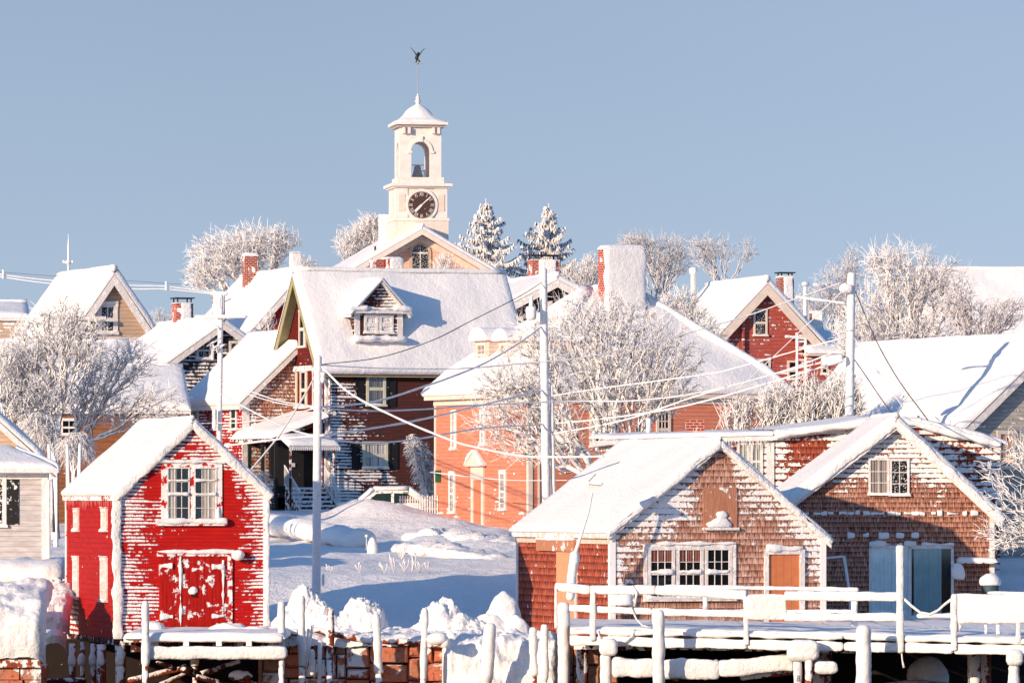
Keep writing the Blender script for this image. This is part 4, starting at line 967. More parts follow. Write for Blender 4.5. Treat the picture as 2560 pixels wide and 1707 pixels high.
# ================================================================= HOUSE BEHIND THE DOUBLE POLE
f = Fr('black_clapboard_house', 'black clapboard house with streaked gable and flat-capped chimney before the spruces', 'house', 1268, Zg(250), 250, 14)
W = f.W(1508); L = 9; rx = W/2; zr = f.fr(1388, 706)[1]; ze = zr-rx*.52
walls_y(f, W, L, ze, zr, CHAR, covf=lambda a, z: .46)
gable_roof_y(f, W, L, ze, zr, .12, .25, .45, .4, fas=.26)
for (X0, X1) in ((1284, 1306), (1368, 1380), (1392, 1412)): window(f, 'f', X0, 752 if X1 < 1310 else 758, X1, 800, 1, 2, .1, glass=GLS, trim=TRIMC)
a = f.fr(1331, 660, 5.0)[0]; b_ = f.fr(1399, 660, 5.0)[0]
chimney(f, a, b_, 5.0, 5.9, ze, f.fr(1331, 650, 5.0)[1], BRICKB, .04, cap=True, plaster=.62)
# ================================================================= BIG ROOF at right with grey gable
f = Fr('grey_gable_house', 'grey clapboard house at the right edge under a huge sloping snow roof', 'house', 2412, Zg(179, -.8), 179, 25)
zr = f.fr(2620, 868)[1]; ze = f.fr(2395, 1075)[1]; rx = f.fr(2620, 868)[0]; W = 2*rx; L = 12.5
walls_y(f, W, L, ze, zr, GREYC, covf=lambda a, z: .34)
gable_roof_y(f, W, L, ze, zr, .14, .26, .22, .25, fas=.2, jit=.16)
window(f, 'f', 2492, 1085, 2538, 1168, 2, 2, .12, trim=TRIMC, curtain=((0, 1, mat_paint('orange_blind', (.55, .28, .15), .9)),))
# far roof upper right
f = Fr('far_barn_roof', 'big distant building showing only its long snow roof at the right edge', 'building', 2330, Zg(290), 290, 6)
W = f.W(2760); ze = f.fr(2330, 860)[1]; zr = f.fr(2400, 688, 4)[1]
walls_x(f, W, 8, ze, zr, GREYS); gable_roof_x(f, W, 8, ze, zr, .12, .25, .2, .2)
# far roof at the left edge
f = Fr('far_snow_roof', 'distant house roof in blue shade at the left photo edge', 'house', -180, Zg(275), 275, 6)
W = f.W(62); ze = f.fr(60, 800)[1]; zr = f.fr(60, 772, 4)[1]
walls_x(f, W, 8, ze, zr, TAN); gable_roof_x(f, W, 8, ze, zr, .12, .25, .2, .2)
# ================================================================= HALL WITH CLOCK TOWER
f = Fr('clock_tower_hall', 'peach clapboard hall with white clock tower, open bell arch, bell-shaped dome and eagle weathervane', 'hall', 826, Zg(300), 300, 9)
W = f.W(1272); L = 14; rx, zr = f.fr(1050, 584); ze = zr-rx*.585; zR = zr-(W-rx)*.585
walls_y(f, W, L, ze, zr, PEACH, rx=rx, zer=zR, covf=cv(.16))
gable_roof_y(f, W, L, ze, zr, .22, .22, .7, .85, rx=rx, zer=zR, fas=.12, trim=mat_paint('cornice_cream', (.74, .64, .56), .6, .1), rmat=mat_paint('tan_soffit', (.46, .30, .18), .7), ob=.1)
# frieze under the rakes
m = MB(); 
for (p, q) in (((-.0, ze-.05), (rx, zr-.05)), ((rx, zr-.05), (W, zR-.05))):
    m.prism([(p[0], -.08, p[1]-.35), (q[0], -.08, q[1]-.35), (q[0], -.08, q[1]), (p[0], -.08, p[1])], (0, .07, 0))
m.build('frieze', TRIMC, f.root)
# arched window
aw, zc = f.fr(1050, 632); r_ = .42; zb = f.fr(1050, 690)[1]
def arch(mb, c, a, zc, zb, r, o0, o1, n=12):
    pts = [(a+r, c-o0, zb)]+[(a+r*math.cos(math.pi*i/n), c-o0, zc+r*math.sin(math.pi*i/n)) for i in range(n+1)]+[(a-r, c-o0, zb)]
    mb.prism(pts[::-1], (0, o0-o1, 0) if False else (0, (o0-o1), 0))
m = MB(); arch(m, 0, aw, zc, zb, r_+.17, .07, 0); w_ = m.build('arched_window', mat_paint('tan_window_arch', (.55, .40, .28), .6), f.root)
m = MB(); arch(m, 0, aw, zc, zb, r_, .085, .072); m.build('pane', GLS, w_)
m = MB(); m.box(aw-r_, aw+r_, -.11, -.087, zc-.05, zc+.02); m.box(aw-.02, aw+.02, -.11, -.087, zb, zc+.3); m.build('muntin', TRIM, w_)
# tower
c0 = 1.0
def S(X, Y, c=c0): return f.fr(X, Y, c)
WT = mat_paint('white_tower_paint', (.80, .72, .66), .6, .12); PK = mat_paint('pale_peach_panel', (.78, .66, .57), .6)
def sq(name, mat, X0, X1, Y0, Y1, grow=0, parent=None, bev=0):
    a0, z1 = S(X0, Y0); a1, z0 = S(X1, Y1); wd = a1-a0; m = MB(); m.box(a0, a1, c0+grow, c0+wd+grow, z0, z1)
    o = m.build(name, mat, parent or f.root)
    return o, a0, a1, z0, z1, wd
# front faces are centred on one axis
ac = (S(990, 520)[0]+S(1117, 520)[0])/2
def stage(name, mat, half, Y0, Y1, parent=None):
    z1 = S(1050, Y0)[1]; z0 = S(1050, Y1)[1]; m = MB(); yc = c0+1.35
    m.box(ac-half, ac+half, yc-half, yc+half, z0, z1); return m.build(name, mat, parent or f.root), z0, z1
k = 1/47.2
stage('tower_base', PK, 68*k, 553, 640)
stage('tower_base_trim', WT, 70*k, 545, 552.6)
cs, cz0, cz1 = stage('clock_stage', PK, 63.5*k, 470, 544.6)
m = MB(); yc = c0+1.35; h = 63.5*k; cb = 27*k
for (x, y) in ((ac-h, yc-h), (ac+h-cb, yc-h), (ac-h, yc+h-cb), (ac+h-cb, yc+h-cb)):
    m = MB(); m.box(x-.03, x+cb+.03, y-.05, y+cb+.03, cz0, cz1-.01); m.build('corner_pilaster', WT, cs)
m = MB()
for x in (ac-h+.12, ac+h-cb+.12): m = MB(); m.box(x, x+cb-.24, yc-h-.085, yc-h-.053, cz0+.35, cz1-.35); m.build('pilaster_panel', TRIMC, cs)
c1, z0_, z1_ = stage('tower_cornice', WT, 77*k, 459, 466); stage('cornice_moulding', WT, 71*k, 466.2, 469.8)
stage('belfry_plinth', WT, 58*k, 443, 458.8)
# belfry: four arched faces
hb = 52*k; zb0 = S(1050, 442.8)[1]; zb1 = S(1050, 318)[1]; ra = 24*k; za = S(1050, 378)[1]
m = MB(); th_ = .34
def face(cx, cy, ux, uy, nx, ny, hb):
    def pt(a, z, o): return (cx+ux*a+nx*o, cy+uy*a+ny*o, z)
    n = 14; prof = [(-hb, zb0), (-ra, zb0), (-ra, za)]+[(-ra*math.cos(math.pi*i/n), za+ra*math.sin(math.pi*i/n)) for i in range(1, n)]+[(ra, za), (ra, zb0), (hb, zb0)]
    for (a, z), (b, q) in zip(prof, prof[1:]):
        if abs(a-b) < 1e-6:
            continue
        if z == zb0 and q == zb0:
            zt_ = zb1
            A, Bq = (a, zb0), (b, zb0)
        m.add([pt(a, z, 0), pt(b, q, 0), pt(b, zb1, 0), pt(a, zb1, 0), pt(a, z, -th_), pt(b, q, -th_), pt(b, zb1, -th_), pt(a, zb1, -th_)],
              [(0, 1, 2, 3), (7, 6, 5, 4), (0, 4, 5, 1), (3, 2, 6, 7), (1, 5, 6, 2), (0, 3, 7, 4)])
face(ac, yc-hb, 1, 0, 0, -1, hb); face(ac, yc+hb, -1, 0, 0, 1, hb); face(ac-hb+.003, yc, 0, -1, -1, 0, hb-.345); face(ac+hb-.003, yc, 0, 1, 1, 0, hb-.345)
bf = m.build('belfry', WT, f.root)
m = MB(); n = 14
for i in range(n):
    t0 = math.pi*i/n; t1 = math.pi*(i+1)/n; r1 = ra+.02; r2 = ra+.14
    m.prism([(ac+r*math.cos(t), yc-hb-.07, za+r*math.sin(t)) for (r, t) in ((r1, t0), (r2, t0), (r2, t1), (r1, t1))], (0, .068, 0))
m.box(ac-.1, ac+.1, yc-hb-.11, yc-hb-.002, za+ra, za+ra+.3); m.box(ac-ra-.2, ac-ra+.03, yc-hb-.09, yc-hb-.003, za-.1, za+.02); m.box(ac+ra-.03, ac+ra+.2, yc-hb-.09, yc-hb-.003, za-.1, za+.02)
m.build('arch_moulding', WT, bf)
m = MB()
for x in (-hb+.1, -hb+.38, hb-.52, hb-.24):
    m.box(ac+x, ac+x+.14, yc-hb-.26, yc-hb-.003, zb1-.34, zb1-.02)
m.build('bracket', WT, bf)
# bell with yoke
m = MB(); zbl = zb0+.02
m.lathe((ac-.02, yc, zbl), [(.30, .05), (.31, .09), (.26, .2), (.20, .42), (.19, .58), (.12, .66), (.03, .68)], 16)
bl = m.build('bell', METAL, f.root, True)
m = MB(); m.box(ac-.33, ac+.33, yc-.05, yc+.05, zbl+.66, zbl+.72); m.box(ac-.40, ac-.35, yc-.05, yc+.05, zbl, zbl+.5); m.box(ac+.33, ac+.38, yc-.05, yc+.05, zbl, zbl+.45); m.box(ac+.2, ac+.34, yc-.03, yc+.03, zbl+.35, zbl+.4); m.build('bell_yoke', TRIM, bl)
# top cornice, ogee dome, finial
stage('eave_cornice', mat_paint('grey_soffit_wood', (.40, .34, .30), .7), 60*k, 312, 318); stage('eave_slab', WT, 67*k, 305, 311.8)
z0 = S(1050, 304.8)[1]; m = MB()
prof = [(64, 0), (62, 4), (52, 8), (44, 14), (37, 21), (32, 29), (25, 36), (16, 42), (8, 46), (4, 50)]
vs = []; nn = 24
for (r, z) in prof:
    for i in range(nn):
        an = 2*math.pi*i/nn; sqz = 1/max(abs(math.cos(an)), abs(math.sin(an))); q = min(1, z/30); rr_ = r*k*((sqz)*(1-q)+q*(1.0+.12*(sqz-1)))
        vs.append((ac+rr_*math.cos(an), yc+rr_*math.sin(an), z0+z*k))
m.add(vs, [(j*nn+i, j*nn+(i+1) % nn, (j+1)*nn+(i+1) % nn, (j+1)*nn+i) for j in range(len(prof)-1) for i in range(nn)]+[tuple((len(prof)-1)*nn+i for i in range(nn))])
dm = m.build('dome', SN, f.root, True)
zf = z0+46*k; m = MB(); m.lathe((ac, yc, zf), [(.16, 0), (.10, .08), (.12, .14), (.17, .2), (.10, .3), (.12, .36), (.11, .42), (.05, .5), (.06, .56), (.02, .62)], 12); m.build('finial', WT, dm, True)
m = MB(); m.tube([(ac, yc, zf+.55), (ac, yc, zf+2.35)], [.022, .018], 6); vn = m.build('weathervane', METAL, f.root)
zv = S(1050, 154)[1]
m = MB(); m.tube([(ac-.26, yc, zv), (ac+.26, yc, zv)], .018, 5); m.tube([(ac, yc-.26, zv), (ac, yc+.26, zv)], .018, 5)
for (dx, strokes) in ((-.33, (((-.05, .08), (.05, .08)), ((0, .08), (0, -.06)), ((-.05, -.06), (.05, -.06)))), (.33, (((-.05, -.07), (-.05, .08)), ((-.05, .08), (.05, -.07)), ((.05, -.07), (.05, .08))))):
    for (p, q) in strokes: m.tube([(ac+dx+p[0], yc, zv+p[1]), (ac+dx+q[0], yc, zv+q[1])], .012, 4)
m.blob((ac, yc, zv+.1), .07, .07, .07, 0, z0=-.95); m.build('direction_arms', METAL, vn)
m = MB(); ze_ = S(1050, 136)[1]
m.tube([(ac-.02, yc, ze_-.28), (ac-.06, yc, ze_-.1), (ac-.02, yc, ze_+.08), (ac+.06, yc, ze_+.2)], [.06, .10, .08, .05], 8)
m.tube([(ac-.03, yc, ze_-.25), (ac-.1, yc, ze_-.34)], .05, 5); m.tube([(ac+.04, yc, ze_-.22), (ac+.12, yc, ze_-.3)], .04, 5)
for s_ in (-1, 1):
    w0 = Vector((ac+s_*.03, yc, ze_+.05)); pts = [w0, w0+Vector((s_*.12, -.02, .16)), w0+Vector((s_*.24, -.03, .30)), w0+Vector((s_*.38, -.02, .38 if s_ > 0 else .42))]
    for i in range(3):
        a, b = pts[i], pts[i+1]; h = .13*(1-i*.3); h2 = .13*(1-(i+1)*.3)
        m.prism([a, b, b-Vector((0, 0, h2)), a-Vector((0, 0, h))], (0, .02, 0))
m.build('eagle', BLACK, vn)
m = MB(); m.tube([(ac, yc, zv-.1), (ac, yc, ze_-.2)], .02, 5); m.build('spindle', BLACK, vn)
# clock
cx, cz = S(1053, 513); cy = yc-63.5/47.2-.10; k = 1/47.2; R0 = 34*k
m = MB(); m.tube([(cx, cy-.03, cz), (cx, cy+.08, cz)], R0+.15, 40); rg = m.build('clock_surround', WT, f.root)
m = MB(); m.tube([(cx, cy-.05, cz), (cx, cy-.032, cz)], R0, 40); cf = m.build('clock_face', mat_paint('clock_dial', (.07, .035, .028), .7, .30), rg)
m = MB()
num = ['XII', 'I', 'II', 'III', 'IIII', 'V', 'VI', 'VII', 'VIII', 'IX', 'X', 'XI']
wd_ = {'I': .055, 'V': .10, 'X': .10}
def bar(a, b, w=.022): m.tube([a, b], w/2, 4)
for i, t in enumerate(num):
    an = math.pi/2-2*math.pi*i/12; tot = sum(wd_[c] for c in t); x = -tot/2
    er = Vector((math.cos(an), 0, math.sin(an))); et = Vector((math.sin(an), 0, -math.cos(an))); o = Vector((cx, cy-.062, cz))+er*R0*.80; hh = .095
    for c in t:
        w1 = wd_[c]
        if c == 'I': bar(o+et*(x+w1/2)-er*hh, o+et*(x+w1/2)+er*hh)
        elif c == 'V': bar(o+et*x+er*hh, o+et*(x+w1/2)-er*hh); bar(o+et*(x+w1*.9)+er*hh, o+et*(x+w1/2)-er*hh)
        else: bar(o+et*x+er*hh, o+et*(x+w1*.85)-er*hh); bar(o+et*(x+w1*.85)+er*hh, o+et*x-er*hh)
        x += w1
for i in range(60):
    an = 2*math.pi*i/60; e_ = Vector((math.cos(an), 0, math.sin(an))); o = Vector((cx, cy-.06, cz)); bar(o+e_*R0*.94, o+e_*R0*.99, .016)
m.build('roman_numerals', TRIM, cf)
m = MB(); o = Vector((cx, cy-.08, cz)); v1 = Vector((math.cos(R(42)), 0, math.sin(R(42))))
m.beam(o-v1*.42, o+v1*.66, .07, .03, .005, 8, .1, up=(0, 1, 0)); v2 = Vector((math.cos(R(225)), 0, math.sin(R(225)))); m.beam(o, o+v2*.5, .13, .03, .005, 8, .1, up=(0, 1, 0)); m.build('clock_hands', TRIM, cf)
m = MB(); a0, z1 = f.fr(950, 536, 4.0); a1, z0 = f.fr(974, 612, 4.0); m.box(a0, a1, 4, 4.6, z0-.6, z1); m.build('chimney', SNR, f.root)
m = MB(); a, z = f.fr(938, 625, 1.5); m.tube([(a, 1.5, z-.4), (a, 1.5, z+.2)], .05, 6); m.build('vent_pipe', BLACK, f.root)

# ================================================================= helper for things built in world space
def B(m, name, mat, root, smooth=True):
    o = root.location; m.v = [(x-o.x, y-o.y, z-o.z) for x, y, z in m.v]
    return m.build(name, mat, root, smooth)
def solo(m, name, mat, label, cat, group=None, smooth=True, loc=None):
    if loc is None:
        n = len(m.v); loc = (sum(v[0] for v in m.v)/n, sum(v[1] for v in m.v)/n, min(v[2] for v in m.v))
    return tag(m.build(name, mat, None, smooth, loc), label, cat, group)
# ================================================================= SEAWALL
rs = random.Random(11)
r0_ = P(1010, 1600, 156)
t = thing('granite_seawall', 'rust-red granite block seawall with log kerb and snow-plastered joints', 'seawall', (r0_.x, 149.6, 0))
WD = 149.6; m = MB(); xL = P(655, 0, WD).x; xR = P(1545, 0, WD).x; x = xL
def block(m, x0, x1, z0, z1, o):
    e = .03; j = lambda k=.05: rs.uniform(-k, k)
    bk = [(x0, WD+.4, z0), (x1, WD+.4, z0), (x1, WD+.4, z1), (x0, WD+.4, z1)]
    md = [(x0+j(.02), WD+.08+o, z0+j(.02)), (x1+j(.02), WD+.08+o, z0+j(.02)), (x1+j(.02), WD+.08+o, z1+j(.02)), (x0+j(.02), WD+.08+o, z1+j(.02))]
    ft = [(x0+e+abs(j(.04)), WD+o+j(.03), z0+e+abs(j(.04))), (x1-e-abs(j(.04)), WD+o+j(.03), z0+e+abs(j(.04))), (x1-e-abs(j(.04)), WD+o+j(.03), z1-e-abs(j(.04))), (x0+e+abs(j(.04)), WD+o+j(.03), z1-e-abs(j(.04)))]
    m.add(bk+md+ft, [(4, 5, 9, 8), (5, 6, 10, 9), (6, 7, 11, 10), (7, 4, 8, 11), (8, 9, 10, 11), (0, 1, 5, 4), (1, 2, 6, 5), (2, 3, 7, 6), (3, 0, 4, 7)])
while x < xR:                                     # irregular stacks of upright and squat blocks
    wd = rs.uniform(.28, .75); z = .15
    while z < 2.0:
        hgt = rs.uniform(.25, .75); 
        if z+hgt > 1.85: hgt = 2.08-z
        m.cov = rs.choice((.30, .36, .44, .5, .60)); g = .014
        if wd > .5 and rs.random() < .4: k_ = x+wd*rs.uniform(.35, .65); block(m, x+g, k_-g, z+g, z+hgt-g, rs.uniform(-.09, .06)); block(m, k_+g, x+wd-g, z+g, z+hgt-g, rs.uniform(-.09, .06))
        else: block(m, x+g, x+wd-g, z+g, z+hgt-g, rs.uniform(-.09, .06))
        z += hgt
    x += wd
B(m, 'stone_courses', STONE, t, False)
m = MB(); m.box(xL, xR, WD+.3, 150.5, .1, 2.12); B(m, 'wall_core', BLACK, t, False)
m = MB(); m.box(xL-.1, xL, WD, 158, .1, 2.15); B(m, 'return_wall', STONE, t, False)
for (X0, Y0, X1, Y1) in ((640, 1568, 745, 1580), (772, 1570, 930, 1603), (950, 1600, 1058, 1606), (1062, 1612, 1110, 1612)):
    m = MB(); m.beam(P(X0, Y0, 149.4), P(X1, Y1, 149.4), .17, .17, .02, 10, .15, r=.5); lg = B(m, 'kerb_log', WOOD, t)
    s = MB(); s.beam(P(X0+3, Y0-11, 149.45), P(X1-3, Y1-11, 149.45), .36, .16, .05, 10, .12); B(s, 'log_snow', SNC, lg)
# snow heaps along the wall
def rough(m, c, rx, ry, rz, amp, f0, seed, nu=64, nv=36, z0=-.35):
    """craggy lump: sphere displaced by several octaves of ridged noise"""
    c = Vector(c); vs = []
    for j in range(nv+1):
        ph = math.asin(z0)+(math.pi/2-math.asin(z0))*j/nv
        for i in range(nu):
            an = 2*math.pi*i/nu; d = Vector((math.cos(an)*math.cos(ph), math.sin(an)*math.cos(ph), math.sin(ph)))
            q = Vector((d.x*rx, d.y*ry, d.z*rz)); p = q*f0+Vector((seed*3.1, seed, c.x)); k = 0; a = 1.0
            for o in range(4): k += a*(.5-abs(noise.noise(p))*1.6); p = p*2.1; a *= .55
            vs.append(c+q*(1+amp*k))
    b = len(m.v); m.add(vs, [(j*nu+i, j*nu+(i+1) % nu, (j+1)*nu+(i+1) % nu, (j+1)*nu+i) for j in range(nv) for i in range(nu)])
def heap(name, label, pts, mat=SNC, amp=.21, f0=2.3, group='ploughed snow heaps on the seawall', cat='snow heap'):
    m = MB()
    for n_, (X, Yb, rx, ry, D) in enumerate(pts):
        s_ = D/F; rough(m, P(X, Yb, D), rx*s_, rx*s_*.75, ry*s_, amp, f0, n_+X*.01)
    return solo(m, name, mat, label, cat, group)
def drape(name, label, X0, X1, prof, D, amp, mat, cat='snow mass', edge=.25, f0=1.3, group=None, nx=90):
    """snow poured over a ledge: profile of (photo Y, metres behind D) swept from X0 to X1 with noise"""
    m = MB(); xa = P(X0, 0, D).x; xb = P(X1, 0, D).x; pr = []
    for (a, b) in zip(prof, prof[1:]):
        for i in range(8): t = i/8; pr.append((a[0]+(b[0]-a[0])*t, a[1]+(b[1]-a[1])*t))
    pr.append(prof[-1]); vs = []
    for i in range(nx+1):
        u = i/nx; x = xa+(xb-xa)*u; ed = min(1, min(u, 1-u)*(xb-xa)/edge); ed = math.sqrt(max(0, 1-(1-ed)**2))
        for (Y, o) in pr:
            z = P(0, Y, D+o).z; q = Vector((x, D+o, z)); p = q*f0; k = 0; a = 1.0
            for oc in range(4): k += a*noise.noise(p); p = p*2.2; a *= .5
            vs.append(q+Vector((0, -.7*k*amp+(1-ed)*.5, k*amp*.9-(1-ed)*.25)))
    n = len(pr); m.add(vs, [(i*n+j, (i+1)*n+j, (i+1)*n+j+1, i*n+j+1) for i in range(nx) for j in range(n-1)])
    return solo(m, name, mat, label, cat, group)
heap('snow_heap', 'tall lumpy snow heap behind the short round-topped piles, beside the first utility pole', [(765, 1590, 58, 112, 151.4), (722, 1592, 50, 62, 151.2), (822, 1592, 50, 52, 151.0), (795, 1590, 45, 80, 151.2)])
heap('snow_heap', 'steep crumbled snow heap between two leaning seawall piles, lit bright white', [(905, 1605, 60, 105, 151.2), (925, 1602, 42, 100, 151.4), (862, 1602, 45, 62, 151.0), (985, 1606, 80, 36, 151.2)])
heap('snow_heap', 'jagged chunk of snow with blue shadow just right of a straight seawall pile', [(1105, 1605, 60, 95, 151.2), (1150, 1600, 42, 60, 151.0), (1062, 1600, 40, 50, 151.2), (1185, 1600, 60, 50, 151.2)], amp=.27)
heap('snow_mound', 'smooth hunched snow mound leaning on the shed corner', [(1258, 1600, 46, 125, 151.6), (1290, 1640, 45, 95, 151.2), (1225, 1610, 60, 75, 151.4)], SN, .12, .9, None, 'snow mound')
drape('snow_slump', 'rounded snow slump spilling down the seawall below the hunched mound', 1105, 1400, [(1740, -.75), (1690, -.6), (1640, -.45), (1600, -.1), (1585, .5), (1575, 1.2)], 149.3, .22, SNC)
drape('seawall_snow', 'wind-packed snow crust along the seawall top behind the log kerb', 650, 1130, [(1612, -.12), (1600, -.1), (1588, .1), (1580, .6), (1574, 1.5)], 149.5, .10, SNC, f0=2.4)
# ================================================================= PILES
def pile(X0, X1, Yt, Yb, D, label, lean=0, mat=SNW, band=None, group='snow-capped timber piles along the seawall', cat='timber pile'):
    s_ = D/F; wd = (X1-X0)*s_; top = P((X0+X1)/2, Yt, D); bot = P((X0+X1)/2+lean, 1760, D); bot.z = .1
    t = thing('timber_pile', label, cat, bot, 0, group)
    m = MB()
    zb = P(0, Yb, D).z; k_ = (zb-bot.z)/(top.z-bot.z); mid = bot.lerp(top, k_)
    m.tube([bot, mid+Vector((0, 0, .02))], wd*.42, 10, jit=.01); B(m, 'shaft', WOOD if band is None else band, t)
    m = MB(); m.beam(mid, top, wd, wd, .018, 14, .10, r=.5, capr=wd*.45); B(m, 'rime_sleeve', mat, t)
    return t
pile(743, 763, 1488, 1665, 148.3, 'tall snow-sleeved pile left of the snow heap, with thin stakes tied to it', 4)
pile(817, 836, 1518, 1650, 148.3, 'split timber pile with bare red wood showing below its white cap', -4, mat=WOOD)
pile(930, 950, 1533, 1685, 148.3, 'thick white pile leaning left between the two bright snow heaps', 12)
pile(1054, 1071, 1519, 1700, 148.3, 'straight slim white pile with a round snow lump at its right', -7)
pile(1209, 1243, 1557, 1707, 148.0, 'leaning forked pile with a broad knob of snow on top', -18)
pile(1322, 1343, 1567, 1690, 147.9, 'rounded white pile right of the snow slump, knobbed at the top like a bone', 3)
pile(1351, 1371, 1560, 1707, 147.8, 'narrow rimed pile just left of the big pier post', 0)
pile(1394, 1425, 1505, 1760, 147.5, 'big rimed pier post at the left end of the pier railing', 0, group='rimed piles of the pier')
pile(1631, 1663, 1523, 1760, 144.5, 'round-topped rimed pile in front of the pier below the triple window', 0, group='rimed piles of the pier')
pile(2140, 2178, 1562, 1760, 143, 'stout round-topped rimed pile in front of the sliding door', 0, group='rimed piles of the pier')
for (X, Yt, Yb, D, lean) in ((782, 1560, 1707, 148.5, -30), (770, 1570, 1707, 148.6, -14), (800, 1600, 1660, 148.3, -2)):
    m = MB(); m.tube([P(X, Yt, D), P(X+lean, 1740, D)], .035 if X != 800 else .06, 7, jit=.01)
    solo(m, 'mooring_stake', SNW, {782: 'thin snowy stake slanting down left from the tall pile', 770: 'thin upright stake tied against the tall snow-sleeved pile', 800: 'short pale stake hanging beside the split pile'}[X], 'stake', 'thin stakes tied by the seawall')
s = MB(); s.blob(P(1095, 1598, 148.2), .27, .22, .17, .15, 2, z0=-.8); s.blob(P(1112, 1606, 148.2), .15, .15, .16, .15, 2, z0=-.8); solo(s, 'snow_lump', SN, 'egg-shaped snow lump bulging right from the slim white pile', 'snow lump')
m = MB(); m.beam(P(779, 1690, 148), P(779, 1622, 148), .16, .16, .01, 10, r=.5, capr=.06); solo(m, 'hanging_fender', SNR, 'white cylindrical fender hanging among the stakes', 'fender')
# ================================================================= BARN PLATFORM
o = P(520, 1600, 147)
t = thing('barn_platform', 'snow-blanketed timber platform in front of the red barn', 'platform', (o.x, o.y, 0))
zt_ = 2.40; m = MB()
q = [P(352, 0, 145.6), P(702, 0, 145.6)]; xa, xb = q[0].x, q[1].x
m.box(xa-.45, xb, 145.7, 149.9, zt_-.14, zt_-.02); B(m, 'deck_planks', WOOD, t, False)
s = MB(); s.pillow([(xa-.45, 145.55, zt_-.05), (xb+.12, 145.55, zt_-.05), (xb+.12, 150.6, zt_-.02), (xa-.45, 150.1, zt_-.02)], .16, (1, 1, 0, 1), .16, .15, .03)
s.beam((xa+.1, 145.62, zt_-.05), (xb+.05, 145.62, zt_-.05), .22, .17, .02)
s.blob(P(575, 1572, 149.2), .55, .3, .16, .4, 3); s.blob(P(640, 1575, 149.0), .4, .25, .10, .4, 3); s.blob(P(385, 1570, 149.2), .3, .3, .2, .2, 3); B(s, 'deck_snow', SN, t)
m = MB(); a = P(367, 1631, 145.5); b = P(718, 1631, 145.5); m.beam(a, b, .26, .33, .02, 12, .12, r=.22); B(m, 'fascia_beam', SNR, t)
m = MB()
for X in (465, 547, 622): c = P(X, 1608, 145.5); m.box(c.x-.07, c.x+.07, 145.5, 145.8, c.z-.06, c.z+.07)
B(m, 'spacer_block', SNW, t, False)
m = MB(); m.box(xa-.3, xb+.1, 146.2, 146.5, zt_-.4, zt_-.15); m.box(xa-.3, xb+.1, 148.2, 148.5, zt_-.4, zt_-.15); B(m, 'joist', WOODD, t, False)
pile(354, 374, 1501, 1665, 145.3, 'left white post of the barn platform rising in front of the barn doors', 0, group='white posts of the barn platform')
pile(695, 713, 1503, 1600, 146.2, 'right white post of the barn platform beside the barn corner', 0, group='white posts of the barn platform')
pile(697, 712, 1645, 1665, 145.6, 'short red-footed pile under the right end of the platform beam', 0, group='white posts of the barn platform')
# piles under the barn
for i, (X0, X1, D, lab) in enumerate(((172, 190, 151.5, 'reddish pile under the outer left corner of the red barn'), (200, 213, 153, 'thin pale pile second from the left under the red barn'), (226, 240, 151.5, 'slim pile with a snow patch left of the thick one under the barn'),
        (241, 266, 150.6, 'thick weathered pile carrying a pointed snow cap under the barn side'), (288, 315, 150.2, 'broad corner pile under the front of the red barn'), (480, 496, 152, 'dark pile under the barn platform near its middle'))):
    top = P((X0+X1)/2, 1590, D); top.z = 2.08; bot = Vector((top.x, top.y, .1)); s_ = D/F
    tt_ = thing('barn_pile', lab, 'timber pile', bot, 0, 'piles under the red barn'); m = MB()
    m.tube([bot, bot.lerp(top, .5), top], [(X1-X0)*s_*.5, (X1-X0)*s_*.47, (X1-X0)*s_*.5], 10, jit=.012); B(m, 'shaft', WOOD, tt_)
    s = MB(); c = P((X0+X1)/2-1, 1650, D); s.blob((c.x, c.y-.12, c.z), .11, .08, .22, .2, 3, 10, 8, z0=-.6); B(s, 'snow_patch', SNC, tt_)
rw = random.Random(5)
labs = ['long red driftwood beam slanting right below the barn platform', 'short bleached timber end lying crosswise under the platform', 'dark wet timber leaning left under the barn platform', 'frosted crossbrace at the left under the platform', 'upper crossbrace rising right under the platform', 'rust-red plank lying low at the frame bottom under the platform', 'split board leaning near the short red-footed pile', 'low sill log beneath the barn side piles']
for i, (X0, Y0, X1, Y1, w_, D) in enumerate(((320, 1700, 470, 1668, .16, 148), (455, 1668, 500, 1690, .2, 147.5), (400, 1712, 480, 1675, .12, 149), (390, 1655, 440, 1670, .12, 147), (500, 1685, 600, 1652, .14, 148.5), (490, 1690, 570, 1712, .16, 147.2), (590, 1690, 640, 1712, .12, 148), (100, 1703, 215, 1700, .16, 150))):
    m = MB(); m.beam(P(X0, Y0, D), P(X1, Y1, D+.5), w_, w_, .02, 8, .2, r=.35); solo(m, 'driftwood_timber', WOODD if i % 2 else WOOD, labs[i], 'timber', 'tangled timbers under the barn platform')
o = P(600, 1688, 147.4); m = MB(); m.blob(o, .33, .2, .15, .1, 2, z0=-.9); solo(m, 'red_dinghy_bow', WOOD, 'rounded red hull end with a white patch, half hidden under the platform', 'boat hull')
